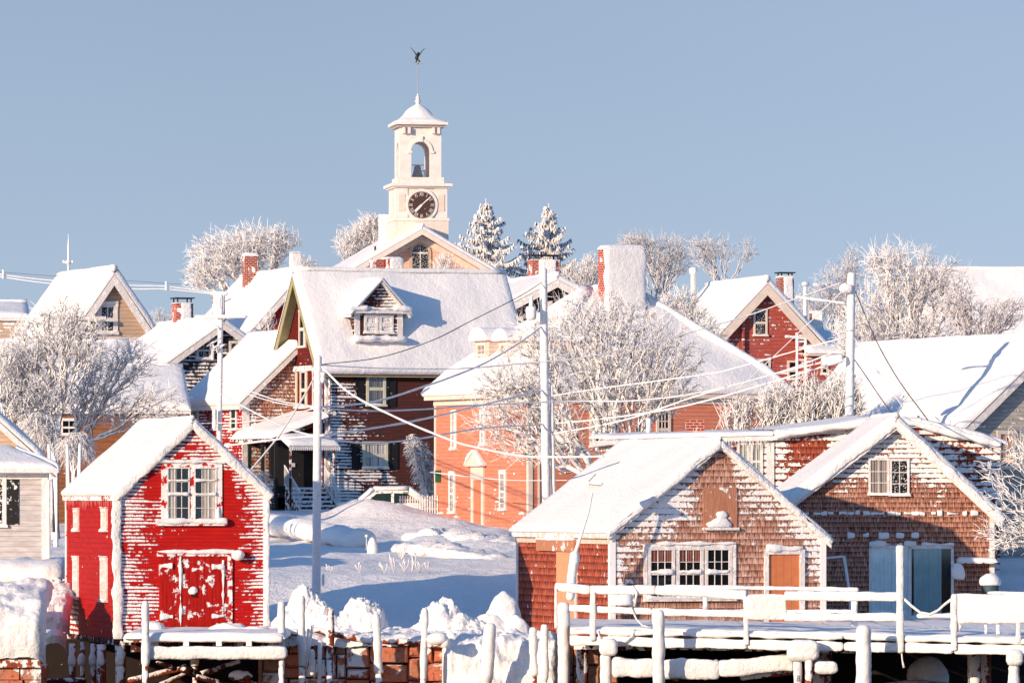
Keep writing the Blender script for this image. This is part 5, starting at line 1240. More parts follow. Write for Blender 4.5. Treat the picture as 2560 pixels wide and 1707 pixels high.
# ================================================================= LEFT STONE PIER AND HEDGE
o = P(0, 1600, 148)
t = thing('stone_pier', 'snow-plastered granite pier block at the left photo edge', 'stone pier', (o.x, 148, 0)); m = MB(); rs = random.Random(3)
xR = P(104, 0, 148).x
for rr_ in range(4):
    z = .15+rr_*.36; x = xR
    while x > xR-4:
        wd = rs.uniform(.3, .7); oo = rs.uniform(-.05, .04); m.box(x-wd+.02, x-.02, 148+oo, 150.5, z, z+.34); x -= wd
B(m, 'stone_courses', STONE, t, False)
xl = xR-3.4
q_ = drape('plastered_snow', '', -260, 112, [(1648, -.12), (1600, -.22), (1560, -.2), (1520, .0), (1495, .35), (1480, .9), (1462, 1.8), (1450, 2.8)], 147.9, .16, SNR, edge=.3, f0=1.1)
del q_['label'], q_['category']; q_.location -= t.location; q_.parent = t
m = MB(); m.box(xl, xR-.02, 147.86, 147.98, 1.55, 1.75); B(m, 'capping_timber', WOOD, t, False)
def hedge(name, label, pts, h, wd, mat, base=None, jit=.12, cat='hedge', n=16):
    m = MB()
    for (a, b) in zip(pts, pts[1:]): m.beam(a, b, wd, h, jit, n, .14, r=.45, capr=.25)
    return solo(m, name, mat, label, cat)
hedge('snowy_hedge', 'broad snow-topped hedge below the grey cottage', [P(-60, 1440, 158.8), P(175, 1442, 158.8)], 1.0, 2.6, SN, jit=.05)
m = MB(); 
for i in range(60):
    X = rs.uniform(20, 165); Y = rs.uniform(1455, 1490); m.blob(P(X, Y, 157.4+rs.uniform(-.2, .3)), .14, .12, .12, .5, 6, 8, 5, z0=-.8)
solo(m, 'hedge_front_twigs', mat_snow('twiggy_snow', .06, 6, dirt=1.0, col=(.8, .76, .74)), 'lumpy frosted twigs hanging under the hedge beside the red barn', 'shrub')
drape('snow_shelf', 'bulging snow shelf between the stone pier and the red barn', 90, 172, [(1570, -.1), (1545, -.1), (1520, .1), (1500, .6), (1480, 1.6), (1462, 3)], 153.5, .16, SNC)
drape('ledge_snow', 'round snow pad on a ledge in the dark gap left of the barn piles', 108, 162, [(1608, 0), (1590, -.05), (1578, .2), (1574, .5)], 152.5, .06, SNR)
# ================================================================= PIER
def DX(X): return 146.5-(X-1400)/1160*3.5
def Q(X, Y, d=0): return P(X, Y, DX(X)+d)
o = Q(1950, 1600)
t = thing('snowy_pier', 'long timber pier thick with rime running in front of the shingle buildings', 'pier', (o.x, o.y, 0))
s = MB(); Xs = [1425, 1640, 1870, 2110, 2260, 2385, 2600]
for a, b in zip(Xs, Xs[1:]):
    Ya = 1575+(a-1425)*.022; Yb = 1575+(b-1425)*.022
    A = Q(a, Ya+4); Bq = Q(b, Yb+4); A2 = Vector((A.x, 152.9, A.z+.08)); B2 = Vector((Bq.x, 152.9 if b < 2000 else 161.2, Bq.z+.06))
    if a >= 2110: A2.y = 161.2
    s.pillow([A, Bq, B2, A2], .14, (1, 0, 0, 0), .16, .2, .05)
    s.beam(Q(a+2, Ya+2), Q(b-2, Yb+2), .24, .14, .025)
B(s, 'deck_snow', SN, t)
m = MB()
for a, b in zip(Xs, Xs[1:]):
    Ya = 1600+(a-1425)*.022; Yb = 1600+(b-1425)*.022; m.beam(Q(a+1, Ya), Q(b-1, Yb), .2, .25, .015, 14, .12, r=.15)
B(m, 'fascia_beam', SNR, t)
m = MB()
for a, b in ((1435, 1630), (1640, 2150), (2160, 2600)): m.prism([Q(a, 1605, .6), Q(b, 1605+(b-a)*.02, .6), Q(b, 1622+(b-a)*.02, .6), Q(a, 1622, .6)], (0, 7, 0))
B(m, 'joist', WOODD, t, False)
def seg(m, pts, wd, h, d=0, jit=.014, r=.19):
    for (a, b) in zip(pts, pts[1:]): m.beam(Q(a[0], a[1], d), Q(b[0], b[1], d), wd, h, jit, 14, .10, r=r, capr=.03)
m = MB(); seg(m, [(1388, 1466), (1476, 1474), (1640, 1474), (1868, 1486)], .22, .24); B(m, 'top_rail', SNR, t)
m = MB(); seg(m, [(1962, 1488), (2246, 1491)], .22, .24); B(m, 'top_rail', SNR, t)
m = MB(); seg(m, [(1424, 1519), (1630, 1528), (1862, 1534)], .18, .18); B(m, 'mid_rail', SNR, t)
m = MB(); seg(m, [(1962, 1541), (2244, 1542)], .18, .2); B(m, 'mid_rail', SNR, t)
m = MB(); seg(m, [(1660, 1465), (2147, 1473)], .14, .10, 2.6); seg(m, [(1780, 1526), (2140, 1528)], .12, .08, 2.6); B(m, 'rear_rail', SNR, t)
for (X0, X1, Y0, Y1) in ((1475, 1489, 1478, 1602), (1859, 1872, 1490, 1612), (2241, 2259, 1362, 1632), (2378, 2392, 1484, 1626), (2540, 2552, 1556, 1606), (1386, 1394, 1470, 1570)):
    m = MB(); wd = (X1-X0)*DX(X0)/F; m.beam(Q((X0+X1)/2, Y1, -.12), Q((X0+X1)/2, Y0, -.12), wd, wd, .012, 14, .1, r=.2, up=(0, 1, 0)); B(m, 'railing_post', SNR, t)
for (X0, X1, Y0, Y1) in ((1756, 1770, 1480, 1522), (2128, 2144, 1500, 1565), (2460, 2470, 1560, 1590), (2490, 2500, 1560, 1588), (2600, 2610, 1560, 1580)):
    m = MB(); wd = (X1-X0)*DX(X0)/F; m.beam(Q((X0+X1)/2, Y1, 2.6), Q((X0+X1)/2, Y0, 2.6), wd, wd, .015, 12, .1, r=.3, up=(0, 1, 0)); B(m, 'rear_post', SNR, t)
m = MB(); m.beam(Q(1918, 1549, -.05), Q(1918, 1484, -.05), .96, .14, .018, 20, .08, up=(0, 1, 0), r=.12, capr=.04); b_ = B(m, 'board', SNR, t); b_['label'] = 'square board on the railing, blank under snow'
m = MB(); m.beam(Q(2377, 1520, -.05), Q(2640, 1522, -.05), .16, .74, .02, 20, .10, r=.14, capr=.04); m.beam(Q(2470, 1481, .3), Q(2620, 1484, .3), .3, .1, .02); m.beam(Q(2387, 1575, -.05), Q(2394, 1556, -.05), .12, .3, .01); b_ = B(m, 'fence_panel', SNR, t)
m = MB(); pts = [Q(X, Y, -.1) for X, Y in ((2260, 1496), (2278, 1513), (2300, 1530), (2325, 1535), (2345, 1525), (2362, 1510), (2380, 1496))]; m.tube(pts, .035, 8, jit=.01); B(m, 'rope', SNR, t)
m = MB(); m.tube([Q(1582, 1484, -.12), Q(1584, 1500, -.16), Q(1580, 1520, -.12), Q(1590, 1545, -.14), Q(1605, 1562, -.1), Q(1628, 1568, -.1)], .028, 7, jit=.008); m.tube([Q(1580, 1464, -.14), Q(1592, 1480, -.15), Q(1586, 1515, -.15)], .035, 7)
m.tube([Q(1495, 1575, -.14), Q(1500, 1598, -.2), Q(1530, 1604, -.2), Q(1562, 1604, -.2), Q(1580, 1590, -.2), Q(1586, 1572, -.1)], .03, 7, jit=.008); B(m, 'mooring_line', SNR, t)
m = MB(); m.tube([Q(2254, 1630, -.12), Q(2256, 1650, -.12), Q(2260, 1668, -.12)], [.02, .02, .035], 6); B(m, 'rope_end', SNR, t)
# capped bollard piles under the pier edge
for (X0, X1, Y0, Y1, s0, s1, lab) in ((1499, 1544, 1595, 1638, 1500, 1528, 'square snow-capped bollard pile at the left of the pier'), (1966, 2047, 1598, 1652, 1984, 2005, 'broad snow-capped bollard pile with a small stencilled letter, at the middle of the pier'), (2516, 2558, 1622, 1664, 2520, 2550, 'snow-capped bollard pile at the right photo edge')):
    b = P((s0+s1)/2, 1700, DX(X0)-.7); b.z = .1
    q_ = thing('bollard_pile', lab, 'timber pile', b, 0, 'snow-capped bollard piles of the pier')
    m = MB(); D = DX(X0)-.7; m.beam(P((s0+s1)/2, 1765, D), P((s0+s1)/2, Y1-4, D), (s1-s0)*D/F, (s1-s0)*D/F, .015, 12, .1, r=.45); B(m, 'shaft', SNR, q_)
    m = MB(); m.beam(P((X0+X1)/2, Y1, D), P((X0+X1)/2, Y0, D), (X1-X0)*D/F, .5, .02, 16, .08, up=(0, 1, 0), r=.22, capr=.12); B(m, 'snow_cap', SNR, q_)
    if X0 == 1966:
        m = MB(); c = P(1994, 1694, D); hh = .07
        for (p, q2) in (((-.03, -hh), (-.03, hh)), ((-.03, hh), (.02, hh)), ((.02, hh), (.035, hh*.5)), ((.035, hh*.5), (.02, 0)), ((-.03, 0), (.02, 0)), ((.02, 0), (.04, -hh*.5)), ((.04, -hh*.5), (.02, -hh)), ((-.03, -hh), (.02, -hh))):
            m.tube([(c.x+p[0], c.y-.12, c.z+p[1]), (c.x+q2[0], c.y-.12, c.z+q2[1])], .008, 4)
        B(m, 'letter_b', WOODD, q_, False)
m = MB(); m.beam(P(1530, 1668, 145.2), P(1640, 1668, 145.2), .3, .5, .03, 16, .1, r=.2); m.beam(P(1655, 1670, 145.2), P(1800, 1674, 145.2), .3, .52, .03, 16, .1, r=.2); m.beam(P(1795, 1672, 145.2), P(1985, 1655, 145.2), .3, .44, .03, 16, .1, r=.2)
solo(m, 'snowbound_fender_beam', SNR, 'long bulging snow-plastered fender beam slung below the pier', 'beam')
m = MB(); m.beam(P(1850, 1690, 145.5), P(1985, 1675, 145.5), .2, .22, .01, 10, .2); solo(m, 'bare_fender_log', WOOD, 'bare orange log below the bulging fender beam', 'log')
m = MB(); m.beam(P(2065, 1684, 143), P(2065, 1652, 143), .58, .3, .02, 16, .08, up=(0, 1, 0), r=.15); solo(m, 'rimed_box', SNR, 'rimed square box hung right of the broad bollard pile', 'box')
for (X, w_, D, lab) in ((2022, 20, 144, 'peeling red pile behind the rimed box'), (1456, 30, 148, 'red timber pile in the dark gap left of the square bollard'), (2435, 34, 146, 'red-brown pile in the dark below the right end of the pier'), (2465, 26, 147, 'bright red pile stub below the right end of the pier'), (2050, 60, 149, 'thick frosted brown pile cluster under the pier centre')):
    b = P(X, 1700, D); m = MB(); m.tube([(b.x, b.y, .1), (b.x, b.y, 2.1)], w_*D/F/2, 10, jit=.015); solo(m, 'under_pier_pile', WOOD, lab, 'timber pile', 'dark piles under the pier')
m = MB(); m.blob(P(2320, 1690, 150), .55, .4, .55, .1, 1.5, z0=-.8); t2 = solo(m, 'beached_hull', SNW, 'pale curved hull showing in the dark beneath the pier', 'boat hull')
s = MB(); s.blob(P(2290, 1725, 149), 1.0, .6, .3, .3, 2.5); s.blob(P(2400, 1730, 150), .7, .6, .2, .3, 2.5); solo(s, 'ice_mound', SNC, 'dirty ice mound on the mud beneath the pier', 'ice mound')
# snow-buried chair and box on the deck, small clutter
m = MB(); c = Q(2335, 1540, 5); m.beam(c+Vector((-.45, 0, .02)), c+Vector((.5, 0, .02)), .5, .16, .03); solo(m, 'snowy_bench', SN, 'low snow-covered bench before the sliding glass door', 'bench')
m = MB(); m.blob(Q(1555, 1500, 4.5), .34, .3, .42, .1, 2); solo(m, 'snow_cone', SN, 'cone of snow on the deck behind the left end of the railing', 'snow mound', None)
m = MB(); a = P(2476, 1440, 160.6); m.lathe(a+Vector((0, 0, -.9)), [(.2, 0), (.24, .5), (.24, .75)], 12); tn_ = thing('snow_topped_barrel', 'dark barrel under a dome of snow right of the sliding door', 'barrel', a+Vector((0, 0, -.9))); B(m, 'barrel', mat_paint('teal_barrel', (.04, .08, .10), .6), tn_)
s = MB(); s.blob(a+Vector((0, 0, -.17)), .30, .28, .26, .12, 3); B(s, 'snow_dome', SN, tn_)
m = MB(); a = P(2395, 1430, 161.0); m.blob(a, .2, .15, .28, .15, 3, z0=-.7); solo(m, 'snow_sack', SN, 'sack-like bulge of snow clinging right of the sliding door frame', 'sack')
m = MB(); a = P(2110, 1390, 160); b = P(2125, 1490, 160); m.tube([a, b, b+Vector((0, 0, -.9))], .045, 8, jit=.01); m.tube([a+Vector((-1.0, 0, -.1)), a], .03, 8); solo(m, 'frosted_pipe_frame', SN, 'bent snow-coated pipe frame in the shade left of the sliding door', 'pipe frame')
# ================================================================= LEANING LAMP by the shed
b = P(1424, 1500, 151.4)
t = thing('leaning_lamp_post', 'slender leaning lamp post with snow-packed square head in front of the shed roof', 'lamp post', b)
m = MB(); m.beam(P(1424, 1500, 151.4), P(1438, 1378, 151.4), .26, .24, .02, 12, .12, r=.5, capr=.1); B(m, 'base_sleeve', SN, t)
m = MB(); m.tube([P(1437, 1385, 151.4), P(1455, 1330, 151.4), P(1472, 1275, 151.4), P(1481, 1225, 151.4)], [.055, .04, .032, .03], 8); B(m, 'post', SN, t)
m = MB(); c = P(1487, 1210, 151.4)
m.add([c+Vector(v) for v in ((-.06, -.05, -.24), (-.24, -.16, .06), (.22, -.2, .02), (.2, .2, .0), (-.2, .2, .05), (-.0, 0, .26))], [(0, 2, 1), (0, 3, 2), (0, 4, 3), (0, 1, 4), (5, 1, 2), (5, 2, 3), (5, 3, 4), (5, 4, 1)])
B(m, 'lamp_head', SNR, t, False)
m = MB(); m.beam(c+Vector((-.22, -.2, .04)), c+Vector((.2, -.22, .0)), .06, .07, .01, 8, .1); m.beam(c+Vector((-.2, -.18, .06)), c+Vector((0, 0, .27)), .05, .06, .01, 8, .1); B(m, 'head_snow', SN, t)
# ================================================================= UTILITY POLES
def upole(X, Yt, D, w_, label, Xb=None, arms=()):
    top = P(X, Yt, D); zg = ground(top.x, D)-.3; bot = Vector((P(Xb or X, 0, D).x, D, zg))
    t = thing('utility_pole', label, 'utility pole', bot, 0, 'snow-plastered utility poles'); m = MB(); r = w_*D/F/2
    n = 14; pts = [bot.lerp(top, i/n) for i in range(n+1)]; m.tube(pts+[top+Vector((0, 0, .05))], [r*(1.12-.15*i/n) for i in range(n+1)]+[r*.6], 14, jit=.008); B(m, 'pole', SNW, t)
    for (X0, Y0, X1, Y1, wd) in arms:
        m = MB(); m.beam(P(X0, Y0, D-.15), P(X1, Y1, D-.15), wd, wd, .01, 10, .2, r=.3); B(m, 'crossarm', SN, t)
    return t
p1 = upole(795, 893, 162, 20, 'thick plain pole left of centre standing between the red barn and the snow lot', 790)
m = MB(); m.box(P(805, 0, 161.8).x, P(811, 0, 161.8).x, 161.7, 161.8, P(0, 1462, 161.8).z, P(0, 1435, 161.8).z); B(m, 'conduit_box', SN, p1, False)
m = MB(); m.lathe(P(806, 940, 162)+Vector((0, 0, -.2)), [(.06, 0), (.1, .1), (.08, .2), (.1, .3)], 10); B(m, 'insulator', SN, p1)
p2 = upole(552, 740, 200, 13, 'slim pole with one crossarm before the charcoal and low red houses', 545, ((487, 792, 616, 791, .13), (512, 798, 548, 822, .08)))
m = MB(); 
for i in range(7): a = P(540+rs.uniform(-9, 20), 865+rs.uniform(-15, 20), 199.7); m.tube([a, a+Vector((rs.uniform(-.3, .3), 0, rs.uniform(-.2, .2))), a+Vector((rs.uniform(-.3, .3), 0, rs.uniform(-.2, .2)))], .03, 6)
B(m, 'cable_coil', SN, p2); m = MB(); m.beam(P(536, 1072, 199.7), P(536, 1022, 199.7), .14, .14, .01, 10, r=.5); m.beam(P(548, 770, 199.6), P(548, 745, 199.6), .1, .1, .01); B(m, 'terminal_can', SN, p2)
p3 = upole(1358, 674, 178, 20, 'tall double-width pole rising in front of the big frosted tree', 1368)
m = MB(); m.beam(P(1328, 800, 177.6), P(1328, 766, 177.6), .34, .34, .02, 12, r=.45); m.tube([P(1328, 766, 177.6), P(1328, 745, 177.6), P(1332, 738, 177.6)], [.08, .05, .03], 8); B(m, 'transformer', SN, p3)
m = MB(); m.beam(P(1384, 1240, 178.1), P(1378, 960, 178.1), .15, .15, .01, 10, .2, r=.5); B(m, 'conduit', SN, p3)
p4 = upole(2129, 685, 176, 21, 'rightmost pole carrying the curved streetlight arm', 2118)
m = MB(); m.tube([P(2115, 745, 176), P(2090, 730, 175.6), P(2060, 716, 175.2), (P(2035, 711, 174.8))], .045, 8); la = B(m, 'light_arm', SN, p4)
m = MB(); c = P(2010, 713, 174.6); m.blob(c, .26, .15, .11, .08, 3, z0=-.6); m.blob(c+Vector((.02, 0, .09)), .1, .08, .06, 0, 3); B(m, 'light_head', SN, la)
m = MB(); m.beam(P(2054, 905, 175.7), P(2108, 895, 175.7), .3, .3, .03, 12, .12, r=.4); B(m, 'side_bracket', SNW, p4)
m = MB(); m.beam(P(1990, 742, 176.5), P(2112, 758, 175.9), .1, .08, .01); B(m, 'crossarm', SNW, p4)
m = MB(); m.blob(P(2116, 720, 175.8), .2, .16, .18, .3, 4, z0=-.9); B(m, 'cable_clamp', SNW, p4)
# ================================================================= WIRES
def wire(pts, r, label, mat=SN):
    """pts (X, Y, D); smooth Catmull-Rom through them"""
    q = [P(*p) for p in pts]; q = [q[0]*2-q[1]]+q+[q[-1]*2-q[-2]]; out = []
    for i in range(1, len(q)-2):
        for k in range(8):
            t = k/8; a, b, c, d = q[i-1:i+3]
            out.append(.5*((2*b)+(c-a)*t+(2*a-5*b+4*c-d)*t*t+(3*b-a-3*c+d)*t**3))
    out.append(q[-2]); r *= .75; m = MB(); m.tube(out, r, 6, jit=r*.3, jf=6)
    return solo(m, 'overhead_wire', mat, label, 'wire', 'snow-laden overhead wires')
DW = mat_paint('dark_wire', (.10, .07, .07), .7, .25)
wire([(-60, 676, 262), (8, 687, 262), (130, 701, 262), (320, 713, 262), (415, 716, 262), (545, 733, 262)], .035, 'upper strand of the paired line crossing behind the tan gable house')
wire([(-60, 683, 262), (8, 693, 262), (130, 709, 262), (320, 722, 262), (415, 723, 262), (545, 736, 262)], .035, 'lower strand of the paired line crossing behind the tan gable house')
for X, Y, lab in ((8, 689, 'white insulator spacer on the paired line at the left photo edge'), (415, 718, 'white insulator spacer on the paired line right of the tan gable house')):
    m = MB(); m.beam(P(X, Y+8, 261.9), P(X, Y-15, 261.9), .12, .12, .02, 8, .1); solo(m, 'line_spacer', SN, lab, 'insulator')
wire([(-60, 676, 300), (135, 690, 300), (320, 702, 300), (560, 718, 300)], .015, 'thin dark line above the paired white line at left', DW)
wire([(803, 911, 162), (950, 893, 166), (1080, 851, 170), (1180, 801, 173), (1293, 744, 176), (1356, 705, 178)], .018, 'thin dark wire climbing across the maroon house roof', DW)
wire([(803, 912, 162), (900, 918, 163), (1000, 921, 164), (1150, 921, 165.5), (1300, 909, 167), (1485, 889, 168), (1669, 846, 169.5), (1850, 795, 171), (1960, 757, 171.5), (2112, 704, 172)], .028, 'long sagging wire from the plain pole across the frosted tree to the streetlight pole')
wire([(803, 915, 162), (877, 984, 161), (999, 1047, 160), (1122, 1098, 159.3), (1178, 1115, 159), (1300, 1139, 158.6), (1400, 1142, 158.4), (1510, 1140, 158.2)], .042, 'thick white cable falling from the plain pole towards the shed ridge')
wire([(430, 1128, 172), (555, 1115, 168), (700, 1097, 165), (795, 1089, 162), (846, 1083, 163), (999, 1059, 167), (1122, 1033, 171), (1168, 1021, 173), (1360, 975, 178)], .042, 'thick cable passing low on the plain pole and rising right past the maroon house')
wire([(800, 1092, 162), (907, 1107, 164), (1030, 1099, 167), (1198, 1071, 172), (1365, 1060, 178), (1560, 1040, 176), (1760, 1003, 174), (2112, 900, 172)], .036, 'thick cable sagging below the maroon house lower window and on through the big tree')
wire([(430, 1060, 202), (540, 1057, 200), (600, 1056, 192), (693, 1044, 180), (785, 1021, 162)], .026, 'slack thin line between the crossarm pole and the plain pole, lowest of three')
wire([(552, 948, 200), (632, 980, 188), (700, 1002, 175), (785, 1016, 162)], .030, 'upper line from the crossarm pole down to the plain pole')
wire([(552, 958, 200), (620, 985, 188), (700, 1008, 175), (785, 1019, 162)], .026, 'second line just under the upper one between crossarm pole and plain pole')
wire([(552, 983, 200), (620, 1022, 188), (708, 1066, 175), (790, 1092, 162)], .040, 'heavy diagonal cable from the crossarm pole over the porch roof')
wire([(788, 940, 162), (760, 990, 164), (705, 1078, 168), (660, 1135, 172), (622, 1180, 176)], .036, 'guy cable slanting steeply down left from the plain pole across the porch')
wire([(804, 1018, 162), (935, 1004, 165), (1058, 967, 168.5), (1196, 915, 173), (1290, 862, 176), (1356, 815, 178)], .040, 'thick cable curving up right in front of the shuttered window')
wire([(805, 1021, 162), (938, 1027, 164), (1091, 1021, 167), (1168, 1014, 169), (1422, 1003, 172), (1591, 1001, 172), (1760, 979, 172), (1950, 930, 172), (2112, 870, 172)], .034, 'long level cable brushing the salmon house eave through the big tree')
wire([(1378, 990, 178), (1484, 973, 176), (1760, 936, 174), (1840, 919, 173), (1993, 876, 172.5), (2115, 842, 172)], .028, 'dark-edged line between the double pole and streetlight pole across the big tree')
wire([(1378, 1085, 178), (1560, 1050, 176), (1740, 990, 174), (1840, 962, 173.5), (1962, 928, 173), (2054, 906, 172)], .034, 'lower line reaching the snowy bracket left of the streetlight pole')
wire([(2139, 730, 172), (2170, 805, 169), (2200, 870, 167), (2250, 955, 164), (2320, 1050, 161)], .024, 'dark cable dropping right from the streetlight pole top, outermost', DW)
wire([(2136, 845, 172), (2160, 880, 170), (2200, 940, 167), (2245, 1000, 164), (2275, 1045, 162)], .022, 'pale cable dropping from mid streetlight pole to the boathouse ridge')
wire([(2137, 900, 172), (2165, 940, 169), (2200, 992, 166), (2228, 1030, 163)], .022, 'dark cable dropping from the streetlight pole nearest to it', DW)
wire([(2137, 862, 172), (2180, 915, 169), (2240, 965, 165), (2350, 1052, 162)], .020, 'thin pale service line crossing towards the flat-roofed block')
wire([(2112, 722, 172), (2008, 821, 176), (1930, 895, 180), (1840, 977, 184)], .022, 'thin straight line slanting down left from the streetlight pole')
wire([(1075, 1180, 198), (1260, 1199, 192), (1430, 1200, 178)], .022, 'thin line in front of the salmon house above its door')
# ================================================================= LADDER
a = LADF.fr(1992, 975); b = LADF.fr(1999, 833)
t = thing('wooden_ladder', 'snow-covered ladder leaning on the brick-red house wall', 'ladder', LADF.root.matrix_basis @ Vector((a[0], -.5, a[1])), LADF.th)
m = MB(); h = b[1]-a[1]; dx = b[0]-a[0]
for s_ in (-.20, .22): m.beam((s_, -.1, -.6), (s_+dx-.08*s_, .3, h+.02), .12, .12, .01, 8, .2)
m.build('stile', SN, t, True); m = MB()
for i in range(11): z = -.3+(h+.2)*i/10; k_ = (z+.6)/(h+.6); m.beam((-.2+dx*k_, -.1+.4*k_, z), (.22+dx*k_, -.1+.4*k_, z), .08, .08, .01, 8, .1)
m.beam((-.75+dx, .25, h-.15), (.6+dx, .25, h-.25), .1, .12, .02, 8, .1); m.build('rung', SN, t, True)
# ================================================================= CAR, FENCE, BANKS, STALKS
c = P(985, 1262, 213); t = thing('snowbound_car', 'car buried in drifted snow beside the maroon house with only its windows showing', 'car', (c.x, 213, ground(c.x, 213)-.25), R(4))
m = MB(); prof = [(-2.1, .3), (-2.1, .75), (-1.3, .92), (-.75, 1.38), (.55, 1.40), (1.25, .95), (2.0, .85), (2.1, .3)]
m.prism([(x, 0, z-.1) for x, z in prof], (0, 1.6, 0)); m.build('body', mat_paint('tan_car_paint', (.30, .24, .2), .35, .58), t)
m = MB(); m.prism([(-1.08, -.012, .92-.1), (-.66, -.012, 1.28-.1), (-.12, -.012, 1.30-.1), (-.12, -.012, .92-.1)], (0, .01, 0)); m.build('window', mat_glass('green_glass', (.015, .035, .03), .3), t)
m = MB(); m.prism([(.0, -.012, .92-.1), (.0, -.012, 1.30-.1), (.48, -.012, 1.29-.1), (1.0, -.012, .94-.1)], (0, .01, 0)); m.build('window', mat_glass('green_glass', (.015, .035, .03), .3), t)
s = MB()
for i in range(len(prof)-3): a = prof[i+1]; b = prof[i+2]; s.beam((a[0], .8, a[1]-.02), (b[0], .8, b[1]-.02), 1.7, .2, .04, 12, .2)
s.build('car_snow', SN, t, True)
for x in (-1.35, 1.3):
    m = MB(); m.tube([(x, -.02, .25), (x, .2, .25)], .32, 18); wh = m.build('wheel', BLACK, t); m = MB(); m.tube([(x, -.03, .25), (x, 0, .25)], .17, 12); m.build('rim', METAL, wh)
c = P(1040, 1290, 207); t = thing('picket_fence', 'small pale picket fence in blue shade left of the salmon house', 'fence', (c.x, 207, ground(c.x, 207)))
m = MB()
for i in range(17): x = -.6+i*.09; m.box(x, x+.05, 0, .03, -.1, .62+.02*math.sin(i*3))
m.build('picket', TRIM, t); m = MB(); m.box(-.62, .92, .032, .06, .45, .5); m.box(-.62, .92, .032, .06, .12, .17); m.build('fence_rail', TRIM, t)
def bank(label, pts, wd, h, jit, mat=SN):
    m = MB()
    for (a, b) in zip(pts, pts[1:]): m.beam(P(*a), P(*b), wd, h, jit, 18, .16, r=.5, capr=.35)
    return solo(m, 'snow_bank', mat, label, 'snow bank', 'snow banks across the lot')
bank('long low snow-covered wall running down right from behind the red barn', [(640, 1305, 196), (740, 1318, 193), (820, 1335, 190), (905, 1352, 187)], 1.2, .7, .05)
bank('rough bank of shovelled snow in front of the salmon house door', [(1035, 1352, 190), (1120, 1345, 191), (1210, 1365, 188), (1330, 1385, 186)], 1.8, .7, .13, SNC)
bank('lower strip of crumbly ploughed snow nearer than the shovelled bank', [(985, 1372, 184), (1090, 1372, 183), (1200, 1395, 180), (1320, 1425, 177)], 1.3, .42, .12, SND)
m = MB(); m.blob(P(931, 1375, 183), .17, .16, .42, .06, 2); solo(m, 'snow_capped_post', SN, 'stubby round-topped snow post at the end of the long snow-covered wall', 'post')
m = MB(); m.tube([P(916, 1375, 183), P(916, 1342, 183)], .012, 5); m.blob(P(916, 1339, 183), .05, .04, .05, 0, z0=-.9); solo(m, 'marker_stick', SN, 'thin marker stick with a round tip beside the stubby snow post', 'marker')
